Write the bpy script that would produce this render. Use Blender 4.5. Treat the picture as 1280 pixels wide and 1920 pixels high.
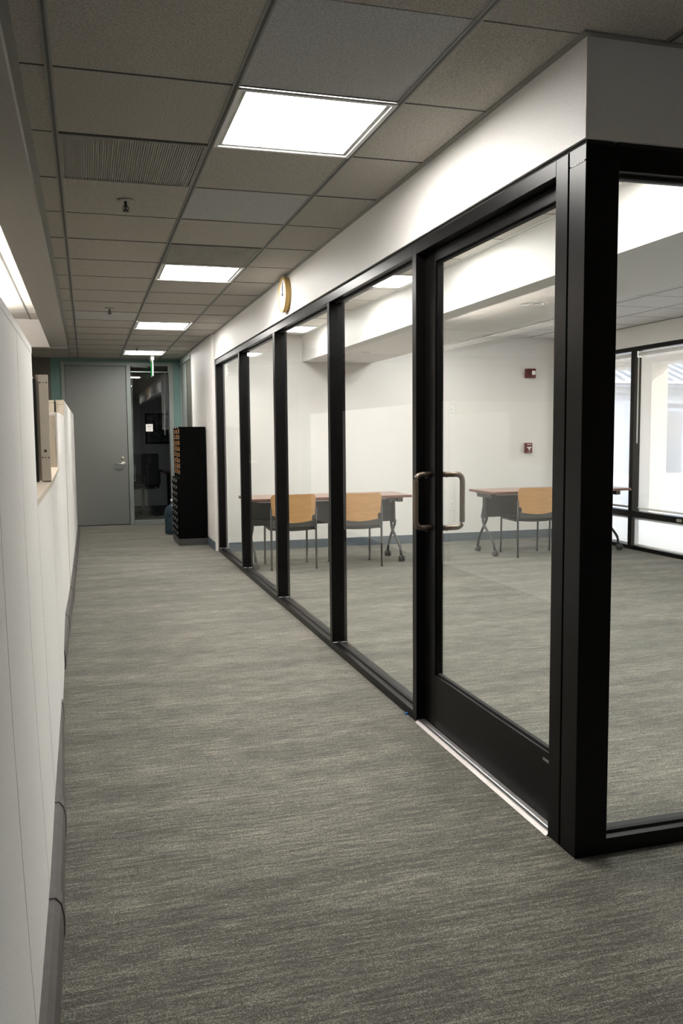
import bpy, bmesh, math, random
from mathutils import Vector, Matrix
random.seed(7)
S = bpy.context.scene
C = S.collection
for o in list(bpy.data.objects):
    bpy.data.objects.remove(o)

# ------------------------------------------------------------------ camera
cd = bpy.data.cameras.new('camera')
cam = bpy.data.objects.new('camera', cd)
C.objects.link(cam)
cd.sensor_fit = 'HORIZONTAL'
cd.sensor_width = 36.0
cd.lens = 1627.5 / 1280 * 36.0
cd.clip_start = 0.05
cd.clip_end = 200
YAW, PITCH, ROLL, CAMH = 0.284, 0.0896, -0.0087, 1.3412
fw = Vector((math.sin(YAW) * math.cos(PITCH), math.cos(YAW) * math.cos(PITCH), -math.sin(PITCH)))
rt = Vector((math.cos(YAW), -math.sin(YAW), 0))
up = rt.cross(fw)
r2 = math.cos(ROLL) * rt + math.sin(ROLL) * up
u2 = -math.sin(ROLL) * rt + math.cos(ROLL) * up
cam.matrix_world = Matrix(((r2.x, u2.x, -fw.x, 0), (r2.y, u2.y, -fw.y, 0), (r2.z, u2.z, -fw.z, CAMH), (0, 0, 0, 1)))
S.camera = cam

# ------------------------------------------------------------------ light set-up
W = bpy.data.worlds.new('world')
S.world = W
W.use_nodes = True
wn = W.node_tree
bgn = wn.nodes['Background']
sky = wn.nodes.new('ShaderNodeTexSky')
sky.sky_type = 'NISHITA'
sky.sun_disc = False
sky.sun_elevation = math.radians(32)
sky.sun_rotation = math.radians(125)
wn.links.new(sky.outputs[0], bgn.inputs[0])
bgn.inputs[1].default_value = 0.24
sd = bpy.data.lights.new('sun', 'SUN')
sd.energy = 3.0
sd.angle = 0.01
sd.color = (1, 0.965, 0.92)
sun = bpy.data.objects.new('sun', sd)
C.objects.link(sun)
sun.rotation_euler = Vector((-0.80, 0.55, -0.60)).to_track_quat('-Z', 'Y').to_euler()
PANEL = 16.0      # corridor troffers
ROOMP = 12.8      # meeting-room troffers
PEND = 26.0       # added uplights over the cubicles, out of view
vs = S.view_settings
vs.view_transform = 'Standard'
vs.look = 'None'
vs.gamma = 1
vs.use_curve_mapping = False
vs.exposure = 1.42

# ------------------------------------------------------------------ materials
MATS = {}
def base_mat(name, col, rough=0.6, metal=0.0, spec=0.5):
    m = bpy.data.materials.new(name)
    m.use_nodes = True
    b = m.node_tree.nodes['Principled BSDF']
    b.inputs['Base Color'].default_value = (*col, 1)
    b.inputs['Roughness'].default_value = rough
    b.inputs['Metallic'].default_value = metal
    b.inputs['Specular IOR Level'].default_value = spec
    MATS[name] = m
    return m, m.node_tree, b

def pos_map(nt, scale, coord='world'):
    mp = nt.nodes.new('ShaderNodeMapping')
    mp.inputs['Scale'].default_value = scale
    if coord == 'world':
        g = nt.nodes.new('ShaderNodeNewGeometry')
        nt.links.new(g.outputs['Position'], mp.inputs[0])
    else:
        g = nt.nodes.new('ShaderNodeTexCoord')
        nt.links.new(g.outputs['Object'], mp.inputs[0])
    return mp.outputs[0]

def noise(nt, vec, scale, detail=4, rough=0.55):
    n = nt.nodes.new('ShaderNodeTexNoise')
    n.inputs['Scale'].default_value = scale
    n.inputs['Detail'].default_value = detail
    n.inputs['Roughness'].default_value = rough
    nt.links.new(vec, n.inputs['Vector'])
    return n.outputs['Fac']

def ramp(nt, fac, stops):
    r = nt.nodes.new('ShaderNodeValToRGB')
    e = r.color_ramp.elements
    while len(e) < len(stops):
        e.new(0.5)
    for i, (p, c) in enumerate(stops):
        e[i].position = p
        e[i].color = (*c, 1)
    nt.links.new(fac, r.inputs[0])
    return r.outputs[0]

def bump(nt, b, h, strength, dist):
    n = nt.nodes.new('ShaderNodeBump')
    n.inputs['Strength'].default_value = strength
    n.inputs['Distance'].default_value = dist
    nt.links.new(h, n.inputs['Height'])
    nt.links.new(n.outputs[0], b.inputs['Normal'])

def math_n(nt, op, a, b):
    n = nt.nodes.new('ShaderNodeMath')
    n.operation = op
    for i, v in enumerate((a, b)):
        if isinstance(v, (int, float)):
            n.inputs[i].default_value = v
        else:
            nt.links.new(v, n.inputs[i])
    return n.outputs[0]

def speck(name, c0, c1, scale, rough=0.7, spread=(0.35, 0.65), bmp=0.0, coord='world', stretch=(1, 1, 1), detail=4, spec=0.5, metal=0.0):
    m, nt, b = base_mat(name, c0, rough, metal, spec)
    f = noise(nt, pos_map(nt, stretch, coord), scale, detail)
    nt.links.new(ramp(nt, f, [(spread[0], c0), (spread[1], c1)]), b.inputs['Base Color'])
    if bmp:
        bump(nt, b, f, bmp, 0.002)
    return m

# carpet: short streaks running across the corridor plus yarn speckle
m, nt, b = base_mat('carpet', (0.2, 0.2, 0.17), 0.95, 0, 0.1)
v1 = pos_map(nt, (7.0, 75.0, 1))
n1 = noise(nt, v1, 1.0, 6, 0.65)
v2 = pos_map(nt, (1.1, 5.0, 1))
n2 = noise(nt, v2, 1.0, 3, 0.5)
v3 = pos_map(nt, (190, 250, 1))
n3 = noise(nt, v3, 1.0, 3, 0.75)
s = math_n(nt, 'ADD', math_n(nt, 'MULTIPLY', n1, 0.36), math_n(nt, 'MULTIPLY', n2, 0.16))
n4 = noise(nt, pos_map(nt, (60, 130, 1)), 1.0, 2, 0.6)
s = math_n(nt, 'ADD', s, math_n(nt, 'MULTIPLY', n3, 0.62))
s = math_n(nt, 'ADD', s, math_n(nt, 'MULTIPLY', n4, 0.20))
nt.links.new(ramp(nt, s, [(0.48, (0.021, 0.022, 0.022)), (0.67, (0.116, 0.113, 0.099)), (0.84, (0.46, 0.44, 0.36))]), b.inputs['Base Color'])
b.inputs['Sheen Weight'].default_value = 0.14
b.inputs['Sheen Roughness'].default_value = 0.45
b.inputs['Sheen Tint'].default_value = (0.75, 0.72, 0.66, 1)
bump(nt, b, n3, 0.5, 0.004)

speck('tile_old', (0.35, 0.327, 0.292), (0.52, 0.490, 0.442), 150, 0.9, (0.38, 0.62), 0.15, detail=6, spec=0.1)
speck('tile_new', (0.38, 0.382, 0.374), (0.54, 0.542, 0.534), 150, 0.9, (0.38, 0.62), 0.15, detail=6, spec=0.1)
speck('tile_room', (0.58, 0.58, 0.57), (0.72, 0.72, 0.71), 150, 0.9, (0.38, 0.62), 0.15, detail=6, spec=0.1)
speck('tile_white', (0.72, 0.68, 0.63), (0.80, 0.77, 0.72), 170, 0.9, (0.38, 0.62), 0.1, spec=0.1)
speck('grid_metal', (0.22, 0.22, 0.20), (0.25, 0.25, 0.225), 20, 0.5)
speck('vent_metal', (0.36, 0.345, 0.31), (0.40, 0.385, 0.35), 20, 0.6)
speck('olive_dark', (0.060, 0.062, 0.052), (0.075, 0.077, 0.065), 20, 0.95, spec=0.0)
base_mat('grid_slot', (0.06, 0.06, 0.052), 0.6)
speck('wall_paint', (0.76, 0.742, 0.712), (0.80, 0.782, 0.752), 110, 0.5, (0.3, 0.7), 0.55, detail=2)
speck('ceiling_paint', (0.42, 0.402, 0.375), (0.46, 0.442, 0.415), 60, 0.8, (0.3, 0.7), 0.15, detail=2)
speck('teal_paint', (0.105, 0.190, 0.172), (0.118, 0.208, 0.190), 60, 0.6, (0.3, 0.7), 0.1, detail=2)
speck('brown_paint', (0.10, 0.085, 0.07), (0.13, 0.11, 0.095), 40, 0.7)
speck('black_aluminium', (0.003, 0.0027, 0.0027), (0.0042, 0.0037, 0.0037), 14, 0.34, spec=0.15)
base_mat('black_gap', (0.004, 0.004, 0.004), 0.8)
speck('panel_fabric', (0.61, 0.597, 0.58), (0.72, 0.707, 0.69), 260, 0.95, (0.30, 0.55), 0.15, detail=3, spec=0.1)
speck('panel_metal', (0.46, 0.41, 0.33), (0.49, 0.44, 0.36), 30, 0.5)
speck('raceway', (0.085, 0.075, 0.072), (0.105, 0.093, 0.088), 25, 0.5)
speck('base_rubber', (0.085, 0.11, 0.135), (0.10, 0.128, 0.155), 20, 0.5)
speck('door_grey', (0.160, 0.168, 0.155), (0.168, 0.176, 0.163), 90, 0.5)
speck('frame_grey', (0.195, 0.220, 0.205), (0.210, 0.235, 0.220), 60, 0.45)
base_mat('satin_metal', (0.62, 0.60, 0.54), 0.35, 0.9)
base_mat('aluminium', (0.40, 0.40, 0.41), 0.30, 0.95)
base_mat('bronze', (0.16, 0.125, 0.095), 0.33, 0.75)
base_mat('white_plastic', (0.80, 0.80, 0.78), 0.4)
base_mat('white_enamel', (0.78, 0.78, 0.76), 0.4)
base_mat('sealant', (0.75, 0.75, 0.74), 0.6)
base_mat('chrome', (0.75, 0.75, 0.76), 0.12, 1.0)
base_mat('dark_slot', (0.03, 0.03, 0.03), 0.7)
base_mat('red_enamel', (0.115, 0.010, 0.013), 0.4)
base_mat('lens_clear', (0.85, 0.85, 0.88), 0.1)
base_mat('cable_black', (0.012, 0.012, 0.012), 0.6)
base_mat('blue_tape', (0.03, 0.16, 0.42), 0.6)
speck('dark_fabric', (0.03, 0.031, 0.03), (0.05, 0.05, 0.047), 300, 0.95, spec=0.2)
speck('dark_steel', (0.035, 0.036, 0.034), (0.05, 0.05, 0.047), 60, 0.42)
speck('modesty_mesh', (0.040, 0.042, 0.040), (0.062, 0.064, 0.060), 240, 0.7)
speck('beech_ply', (0.44, 0.235, 0.085), (0.52, 0.29, 0.115), 3.0, 0.4, (0.35, 0.65), coord='object', stretch=(3, 3, 22), detail=5)
speck('cherry_top', (0.24, 0.13, 0.095), (0.30, 0.17, 0.13), 3.0, 0.28, (0.35, 0.65), coord='object', stretch=(2, 24, 24), detail=5)
speck('cherry_edge', (0.13, 0.055, 0.04), (0.17, 0.075, 0.055), 3.0, 0.4, coord='object', stretch=(2, 24, 24))
speck('cabinet_black', (0.0015, 0.0015, 0.0015), (0.0025, 0.0025, 0.0025), 20, 0.8, spec=0.03)
speck('orange_paper', (0.26, 0.105, 0.024), (0.36, 0.165, 0.045), 60, 0.7)
base_mat('wire', (0.22, 0.215, 0.205), 0.4, 0.7)
speck('clock_rim', (0.50, 0.33, 0.10), (0.60, 0.41, 0.15), 30, 0.4, coord='object')
base_mat('clock_face', (0.82, 0.81, 0.79), 0.4)
base_mat('clock_hand', (0.08, 0.08, 0.08), 0.4)
speck('picture_print', (0.012, 0.014, 0.020), (0.11, 0.12, 0.15), 7, 0.4, (0.42, 0.66), detail=6)
base_mat('paper', (0.75, 0.74, 0.71), 0.8)
base_mat('ink', (0.35, 0.35, 0.36), 0.8)
base_mat('red_wood', (0.10, 0.022, 0.015), 0.35)
speck('stucco', (0.62, 0.55, 0.46), (0.66, 0.585, 0.49), 30, 0.9, bmp=0.2)
speck('concrete', (0.62, 0.63, 0.65), (0.70, 0.71, 0.73), 3, 0.9)
base_mat('facade', (0.45, 0.47, 0.53), 0.8)
base_mat('facade_dark', (0.20, 0.23, 0.30), 0.6)
base_mat('facade_glass', (0.16, 0.19, 0.24), 0.1)
base_mat('metal_roof', (0.72, 0.73, 0.74), 0.5)
base_mat('letter_grey', (0.16, 0.16, 0.20), 0.6)

def emit(name, col, st):
    m = bpy.data.materials.new(name)
    m.use_nodes = True
    nt = m.node_tree
    nt.nodes.remove(nt.nodes['Principled BSDF'])
    e = nt.nodes.new('ShaderNodeEmission')
    e.inputs[0].default_value = (*col, 1)
    e.inputs[1].default_value = st
    nt.links.new(e.outputs[0], nt.nodes['Material Output'].inputs[0])
    MATS[name] = m
emit('diffuser', (1, 0.965, 0.92), PANEL)
emit('diffuser_room', (1, 0.985, 0.965), ROOMP)
emit('uplight', (1, 0.93, 0.86), PEND)
emit('exit_green', (0.05, 0.75, 0.16), 0.13)

def glass(name, tint, r0=0.04, k0=0.45):
    # thin architectural glass: Schlick reflectance, straight transmission
    m = bpy.data.materials.new(name)
    m.use_nodes = True
    nt = m.node_tree
    nt.nodes.remove(nt.nodes['Principled BSDF'])
    g = nt.nodes.new('ShaderNodeNewGeometry')
    d = nt.nodes.new('ShaderNodeVectorMath')
    d.operation = 'DOT_PRODUCT'
    nt.links.new(g.outputs['Normal'], d.inputs[0])
    nt.links.new(g.outputs['Incoming'], d.inputs[1])
    a = math_n(nt, 'ABSOLUTE', d.outputs['Value'], 0)
    k = math_n(nt, 'POWER', math_n(nt, 'SUBTRACT', 1.0, a), 5.0)
    f = math_n(nt, 'ADD', math_n(nt, 'MULTIPLY', k, (1 - r0) * k0), r0)
    t = nt.nodes.new('ShaderNodeBsdfTransparent')
    t.inputs[0].default_value = (*tint, 1)
    gl = nt.nodes.new('ShaderNodeBsdfGlossy')
    gl.inputs['Roughness'].default_value = 0.0
    mx = nt.nodes.new('ShaderNodeMixShader')
    nt.links.new(f, mx.inputs[0])
    nt.links.new(t.outputs[0], mx.inputs[1])
    nt.links.new(gl.outputs[0], mx.inputs[2])
    nt.links.new(mx.outputs[0], nt.nodes['Material Output'].inputs[0])
    MATS[name] = m
glass('clear_glass', (0.975, 0.985, 0.975))
glass('tinted_glass', (0.80, 0.83, 0.84), 0.075)

m = bpy.data.materials.new('shade_mesh')       # woven solar screen: part open, part white yarn
m.use_nodes = True
nt = m.node_tree
nt.nodes.remove(nt.nodes['Principled BSDF'])
t = nt.nodes.new('ShaderNodeBsdfTransparent')
df = nt.nodes.new('ShaderNodeBsdfDiffuse')
df.inputs[0].default_value = (0.78, 0.75, 0.74, 1)
tl = nt.nodes.new('ShaderNodeBsdfTranslucent')
tl.inputs[0].default_value = (0.78, 0.75, 0.74, 1)
m1 = nt.nodes.new('ShaderNodeMixShader')
m1.inputs[0].default_value = 0.5
nt.links.new(df.outputs[0], m1.inputs[1])
nt.links.new(tl.outputs[0], m1.inputs[2])
m2 = nt.nodes.new('ShaderNodeMixShader')
m2.inputs[0].default_value = 0.42
nt.links.new(t.outputs[0], m2.inputs[1])
nt.links.new(m1.outputs[0], m2.inputs[2])
nt.links.new(m2.outputs[0], nt.nodes['Material Output'].inputs[0])
MATS['shade_mesh'] = m

m, nt, b = base_mat('water_bottle', (0.055, 0.095, 0.125), 0.12)
b.inputs['Transmission Weight'].default_value = 0.55
b.inputs['IOR'].default_value = 1.25

# ------------------------------------------------------------------ mesh helpers
def box(bm, x0, x1, y0, y1, z0, z1):
    x0, x1 = min(x0, x1), max(x0, x1)
    y0, y1 = min(y0, y1), max(y0, y1)
    z0, z1 = min(z0, z1), max(z0, z1)
    v = [bm.verts.new(p) for p in ((x0, y0, z0), (x1, y0, z0), (x1, y1, z0), (x0, y1, z0), (x0, y0, z1), (x1, y0, z1), (x1, y1, z1), (x0, y1, z1))]
    for f in ((3, 2, 1, 0), (4, 5, 6, 7), (0, 1, 5, 4), (1, 2, 6, 5), (2, 3, 7, 6), (3, 0, 4, 7)):
        bm.faces.new([v[i] for i in f])
    return bm

def hexa(bm, pts):
    v = [bm.verts.new(p) for p in pts]
    for f in ((3, 2, 1, 0), (4, 5, 6, 7), (0, 1, 5, 4), (1, 2, 6, 5), (2, 3, 7, 6), (3, 0, 4, 7)):
        bm.faces.new([v[i] for i in f])
    return bm

def tube(bm, path, r, n=10):
    pts = [Vector(p) for p in path]
    rings = []
    for i, p in enumerate(pts):
        a = pts[max(i - 1, 0)]
        c = pts[min(i + 1, len(pts) - 1)]
        d = (c - a).normalized()
        ref = Vector((0, 0, 1)) if abs(d.z) < 0.95 else Vector((1, 0, 0))
        s = d.cross(ref).normalized()
        t = d.cross(s).normalized()
        rings.append([bm.verts.new(p + r * (math.cos(2 * math.pi * k / n) * s + math.sin(2 * math.pi * k / n) * t)) for k in range(n)])
    for a, b2 in zip(rings, rings[1:]):
        for k in range(n):
            bm.faces.new((a[k], a[(k + 1) % n], b2[(k + 1) % n], b2[k]))
    bm.faces.new(rings[0][::-1])
    bm.faces.new(rings[-1])
    return bm

def smooth_path(pts, rad, seg=5):
    pts = [Vector(p) for p in pts]
    out = [pts[0]]
    for a, p, c in zip(pts, pts[1:], pts[2:]):
        d1 = (a - p)
        d2 = (c - p)
        k = min(rad, d1.length * 0.49, d2.length * 0.49)
        s = p + d1.normalized() * k
        e = p + d2.normalized() * k
        for i in range(seg + 1):
            u = i / seg
            out.append((1 - u) ** 2 * s + 2 * u * (1 - u) * p + u * u * e)
    out.append(pts[-1])
    return out

def lathe(bm, prof, n=24, axis='z', at=(0, 0, 0)):
    rings = []
    for r, h in prof:
        ring = []
        for k in range(n):
            a = 2 * math.pi * k / n
            u, v2 = r * math.cos(a), r * math.sin(a)
            p = {'z': (u, v2, h), 'x': (h, u, v2), 'y': (u, h, v2)}[axis]
            ring.append(bm.verts.new((p[0] + at[0], p[1] + at[1], p[2] + at[2])))
        rings.append(ring)
    for a, c in zip(rings, rings[1:]):
        for k in range(n):
            bm.faces.new((a[k], a[(k + 1) % n], c[(k + 1) % n], c[k]))
    bm.faces.new(rings[0][::-1])
    bm.faces.new(rings[-1])
    bmesh.ops.recalc_face_normals(bm, faces=bm.faces)
    return bm

def prism(bm, poly, fn, d0, d1):
    a = [bm.verts.new(fn(p, d0)) for p in poly]
    c = [bm.verts.new(fn(p, d1)) for p in poly]
    n = len(poly)
    for i in range(n):
        bm.faces.new((a[i], a[(i + 1) % n], c[(i + 1) % n], c[i]))
    bm.faces.new(a[::-1])
    bm.faces.new(c)
    bmesh.ops.recalc_face_normals(bm, faces=bm.faces)
    return bm

def bev(bm, w, seg=1):
    bmesh.ops.bevel(bm, geom=list(bm.edges), offset=w, segments=seg, affect='EDGES', profile=0.5)
    return bm

def B():
    return bmesh.new()

def obj(name, bm, mat, parent=None, smooth=False, loc=None):
    if isinstance(bm, bmesh.types.BMesh):
        me = bpy.data.meshes.new(name)
        bm.to_mesh(me)
        bm.free()
        me.materials.append(MATS[mat])
        if smooth:
            for p in me.polygons:
                p.use_smooth = True
    else:
        me = bm
    o = bpy.data.objects.new(name, me)
    C.objects.link(o)
    if parent:
        o.parent = parent
    if loc:
        o.location = loc
    return o

def bobj(name, mat, parent, *b, bevel=0):
    bm = box(B(), *b)
    if bevel:
        bev(bm, bevel)
    return obj(name, bm, mat, parent)

def tag(o, label=None, cat=None, group=None, kind=None):
    for k, v in (('label', label), ('category', cat), ('group', group), ('kind', kind)):
        if v:
            o[k] = v
    return o

def thing(name, label, cat, loc=(0, 0, 0), rz=0, group=None, kind=None):
    o = bpy.data.objects.new(name, None)
    o.empty_display_size = 0.1
    C.objects.link(o)
    o.location = loc
    o.rotation_euler = (0, 0, rz)
    return tag(o, label, cat, group, kind)

def copy_tree(o, parent=None):
    c = o.copy()
    C.objects.link(c)
    c.parent = parent
    for ch in list(o.children):
        copy_tree(ch, c)
    return c

def struct(name, mat, label, cat, *b):
    return tag(bobj(name, mat, None, *b), label, cat, kind='structure')

# ------------------------------------------------------------------ key dimensions (metres, camera above the origin)
HC = 2.482            # suspended ceiling
XF = 1.432            # corridor face of the storefront frame
XW = 1.425            # corridor face of the bulkhead above
YC = 2.317            # front face of the return run
YB = 9.92             # back wall of the meeting room
YE = 13.45            # end wall of the corridor
XWIN = 5.94           # window wall
ZT = 2.184            # top of the storefront frame
DM = 0.098            # depth of frame members
PITCHY = 0.6096
Y0 = 2.94
XL, XA, XB = -0.075, 0.511, 1.085

# ------------------------------------------------------------------ shell
struct('floor', 'carpet', 'grey green streaked loop carpet across corridor and meeting room', 'floor', -7, 6.02, -4, 17.3, -0.05, 0)
struct('wall_header', 'wall_paint', 'white textured bulkhead above the black glazed partition', 'wall', XW, 1.54, 2.310, 10.03, ZT + 0.012, 2.60)
struct('wall_return', 'wall_paint', 'white bulkhead above the glazing on the right', 'wall', 1.54, XWIN + 0.1, 2.310, 2.42, ZT + 0.012, 2.60)
struct('wall_right', 'wall_paint', 'white corridor wall between black glazing and far side door', 'wall', 1.40, 1.53, 10.03, 12.02, 0, 2.60)
struct('wall_right_far', 'wall_paint', 'strip of white wall over the side door', 'wall', 1.40, 1.53, 12.02, YE, 2.44, 2.60)
struct('wall_back', 'wall_paint', 'off-white back wall of the meeting room', 'wall', 1.53, XWIN + 0.1, YB, YB + 0.11, 0, 2.60)
struct('wall_pilaster', 'wall_paint', 'narrow white pilaster in the meeting room corner by the window', 'wall', 5.71, XWIN + 0.02, YB - 0.10, YB, 0, 2.60)
struct('wall_beam', 'wall_paint', 'white dropped beam running through the meeting room ceiling', 'wall', 2.436, 3.287, 2.42, YB, 2.178, 2.60)
struct('wall_window_head', 'wall_paint', 'off-white strip of wall above the meeting room window', 'wall', XWIN, XWIN + 0.12, 2.42, YB, 2.288, 2.62)
struct('wall_window_front', 'wall_paint', 'strip of wall above the added lobby window', 'wall', XWIN, XWIN + 0.12, 0.05, 1.34, 2.288, 2.62)
struct('wall_lobby_corner', 'wall_paint', 'lobby wall beside the glazed corner, outside the picture', 'wall', XWIN, XWIN + 0.12, 1.34, 2.42, 0, 2.62)
struct('wall_lobby', 'wall_paint', 'plain lobby wall outside the picture', 'wall', XWIN, XWIN + 0.12, -4, 0.05, 0, 2.62)
struct('wall_behind', 'wall_paint', 'plain wall behind the viewer', 'wall', -7, XWIN + 0.12, -4.1, -4, 0, 2.9)
struct('wall_left', 'wall_paint', 'outer wall of the open office', 'wall', -7.1, -7, -4.1, 17.3, 0, 2.9)
# end wall of the corridor, in pieces around door and sidelight
struct('wall_end_left', 'brown_paint', 'dark brown end wall left of the teal strip', 'wall', -7, -0.47, YE, YE + 0.12, 0, 2.60)
struct('wall_end_teal', 'teal_paint', 'teal strip of wall left of the grey door', 'wall', -0.47, -0.33, YE, YE + 0.12, 0, 2.60)
struct('wall_end_head', 'teal_paint', 'teal strip above grey door and sidelight', 'wall', -0.33, 1.29, YE, YE + 0.12, 2.435, 2.60)
struct('wall_end_right', 'teal_paint', 'teal strip of wall right of the dark sidelight', 'wall', 1.29, 1.60, YE, YE + 0.12, 0, 2.60)
# dark private office beyond
struct('wall_office_back', 'wall_paint', 'back wall of the dark private office', 'wall', -1.5, 3.0, 17.0, 17.1, 0, 2.6)
struct('wall_office_left', 'wall_paint', 'left wall of the dark private office', 'wall', -1.6, -1.5, YE + 0.12, 17.1, 0, 2.6)
struct('wall_office_right', 'wall_paint', 'right wall of the dark private office', 'wall', 3.0, 3.1, YE + 0.12, 17.1, 0, 2.6)
struct('wall_office_front', 'wall_paint', 'inner front wall of the dark private office', 'wall', 1.60, 3.0, YE, YE + 0.12, 0, 2.6)
struct('ceiling_office', 'ceiling_paint', 'ceiling of the dark private office', 'ceiling', -1.5, 3.0, YE + 0.12, 17.0, 2.5, 2.6)
# soffit between corridor ceiling and raised office ceiling
sf = struct('trim_10', 'ceiling_paint', 'plain painted soffit band left of the corridor ceiling tiles', 'soffit', -0.39, -0.188, -4, 11.32, 2.43, 2.9)
struct('wall_soffit_end', 'wall_paint', 'pale end face of the raised ceiling above the cubicles', 'wall', -7, -0.188, 11.32, 11.42, 2.43, 2.9)

def base_strip(name, label, *b):
    return struct(name, 'base_rubber', label, 'baseboard', *b)
base_strip('baseboard_back', 'blue grey rubber baseboard along the meeting room back wall', 1.535, 5.71, YB - 0.008, YB, 0, 0.102)
base_strip('baseboard_right', 'blue grey rubber baseboard beside the black cabinet', 1.392, 1.40, 10.03, 12.0, 0, 0.102)
base_strip('baseboard_pilaster', 'blue grey rubber baseboard on the corner pilaster', 5.702, 5.71, YB - 0.108, YB, 0, 0.102)

# ------------------------------------------------------------------ suspended ceilings
tile_mesh = {}
def tile_obj(x0, x1, y0, y1, z, mat, parent):
    key = (round(x1 - x0, 3), round(y1 - y0, 3), mat)
    if key not in tile_mesh:
        bm = box(B(), 0, x1 - x0, 0, y1 - y0, 0, 0.016)
        me = bpy.data.meshes.new('tile')
        bm.to_mesh(me)
        bm.free()
        me.materials.append(MATS[mat])
        tile_mesh[key] = me
    return obj('tile', tile_mesh[key], None, parent, loc=(x0, y0, z))

def ceiling(name, label, x0, x1, y0, y1, z, xs, ys, mat='tile_old', skip=(), special={}, main=0.024, cross=0.008, slot=True, gridmat='grid_metal', crossmat=None):
    slab = tag(bobj(name, 'ceiling_paint', None, x0, x1, y0, y1, z + 0.06, z + 0.12), label, 'ceiling', kind='structure')
    xs = [x0] + [x for x in xs if x0 + 0.02 < x < x1 - 0.02] + [x1]
    ys = [y0] + [y for y in ys if y0 + 0.05 < y < y1 - 0.05] + [y1]
    for i, (a, c) in enumerate(zip(xs, xs[1:])):
        for j, (d, e) in enumerate(zip(ys, ys[1:])):
            cx, cy = (a + c) / 2, (d + e) / 2
            if any(p0 < cx < p1 and q0 < cy < q1 for p0, p1, q0, q1 in skip):
                continue
            mm = mat
            for (p0, p1, q0, q1), sm in special.items():
                if p0 < cx < p1 and q0 < cy < q1:
                    mm = sm
            tile_obj(a + main * 0.4, c - main * 0.4, d + cross * 0.4, e - cross * 0.4, z + 0.003 + random.uniform(0, 0.0015), mm, slab)
    for x in xs[1:-1]:
        r = bobj('grid_rail', gridmat, slab, x - main / 2, x + main / 2, y0, y1, z, z + 0.03)
        if slot:
            bobj('slot', 'grid_slot', r, x - main * 0.20, x + main * 0.20, y0, y1, z - 0.0006, z + 0.002)
    for y in ys[1:-1]:
        bobj('cross_rail', crossmat or (gridmat if not slot else 'grid_slot'), slab, x0, x1, y - cross / 2, y + cross / 2, z + 0.0015, z + 0.03)
    return slab

rows = [Y0 + PITCHY * i for i in range(-11, 18)]
LIGHTS = [(XA, XB, Y0 + PITCHY * k, Y0 + PITCHY * (k + 1)) for k in (0, 5, 10, 15)]
VENTS = [(XL, XA, Y0 + PITCHY, Y0 + 2 * PITCHY), (XA, XB, Y0 + 4 * PITCHY, Y0 + 5 * PITCHY)]
ceiling('ceiling', 'grey speckled tile ceiling over the corridor', -0.188, XW, YC, YE, HC, [XL, XA, XB], rows,
        skip=LIGHTS + VENTS,
        special={(XA, XB, Y0 - PITCHY, Y0): 'tile_new', (XA, XB, Y0 + 2 * PITCHY, Y0 + 3 * PITCHY): 'tile_new', (XL, XA, Y0 + 9 * PITCHY, Y0 + 10 * PITCHY): 'tile_new'})
ceiling('ceiling_front', 'grey speckled tile ceiling in front of the meeting room', -0.188, XWIN, -4, YC, HC, [XL, XA, XB, 1.685, 2.27, 2.85, 3.44, 4.02, 4.6, 5.2], rows)
RL = [Y0 + 0.03 + 1.83 * k for k in range(4)]
ROOML = [(1.60, 2.21, y, y + PITCHY) for y in RL]
rys = sorted([RL[0] + PITCHY * k for k in range(-1, 13)])
ceiling('ceiling_room', 'tile ceiling strip between glazing and beam in the meeting room', 1.54, 2.436, 2.42, YB, HC, [1.60, 2.21], rys, mat='tile_white', skip=ROOML, slot=False, main=0.012)
ROOMR = [(3.50, 4.11, y, y + PITCHY) for y in RL]
ceiling('ceiling_room_window', 'grey tile ceiling on the window side of the meeting room', 3.287, XWIN, 2.42, YB, 2.515, [3.50, 4.11, 4.72, 5.33], rys, mat='tile_room', skip=ROOMR, slot=False, main=0.012, gridmat='vent_metal')
ceiling('ceiling_cubicles', 'raised pale tile ceiling above the cubicles', -7, -0.39, -4, 11.32, 2.757, [-0.60 - 1.22 * k for k in range(6)], [11.32 - 0.61 * k for k in range(1, 26)], mat='tile_white', slot=False, main=0.016, crossmat='white_enamel', cross=0.006)
ceiling('ceiling_end', 'short run of grey ceiling beyond the cubicles', -7, -0.188, 11.42, YE, HC, [-0.70, -1.3], [12.3], slot=True)

# wall angles
def angle_trim(name, label, *b):
    return struct(name, 'grid_metal', label, 'trim', *b)
angle_trim('trim_1', 'grey ceiling angle along the soffit', -0.188, -0.160, -4, 11.35, HC - 0.002, HC + 0.004)
angle_trim('trim_9', 'grey ceiling rail closing the tile edge beyond the soffit', -0.205, -0.171, 11.42, YE, HC - 0.001, HC + 0.004)
angle_trim('trim_2', 'grey ceiling angle above the white bulkhead', XW - 0.020, XW, YC - 0.027, 10.03, HC - 0.003, HC + 0.004)
angle_trim('trim_3', 'grey ceiling angle above the return bulkhead', XW, XWIN, YC - 0.027, YC - 0.007, HC - 0.003, HC + 0.004)
angle_trim('trim_4', 'grey ceiling angle along the far corridor wall', 1.380, 1.40, 10.03, YE, HC - 0.003, HC + 0.004)
angle_trim('trim_5', 'grey ceiling angle along the end wall', -0.188, 1.40, YE - 0.02, YE, HC - 0.003, HC + 0.004)
struct('trim_6', 'white_enamel', 'white ceiling angle along the beam', 'trim', 2.416, 2.436, 2.42, YB, HC - 0.003, HC + 0.004)
struct('trim_7', 'grid_metal', 'ceiling angle above the meeting room window', 'trim', XWIN - 0.02, XWIN, 2.42, YB, 2.512, 2.519)

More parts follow.
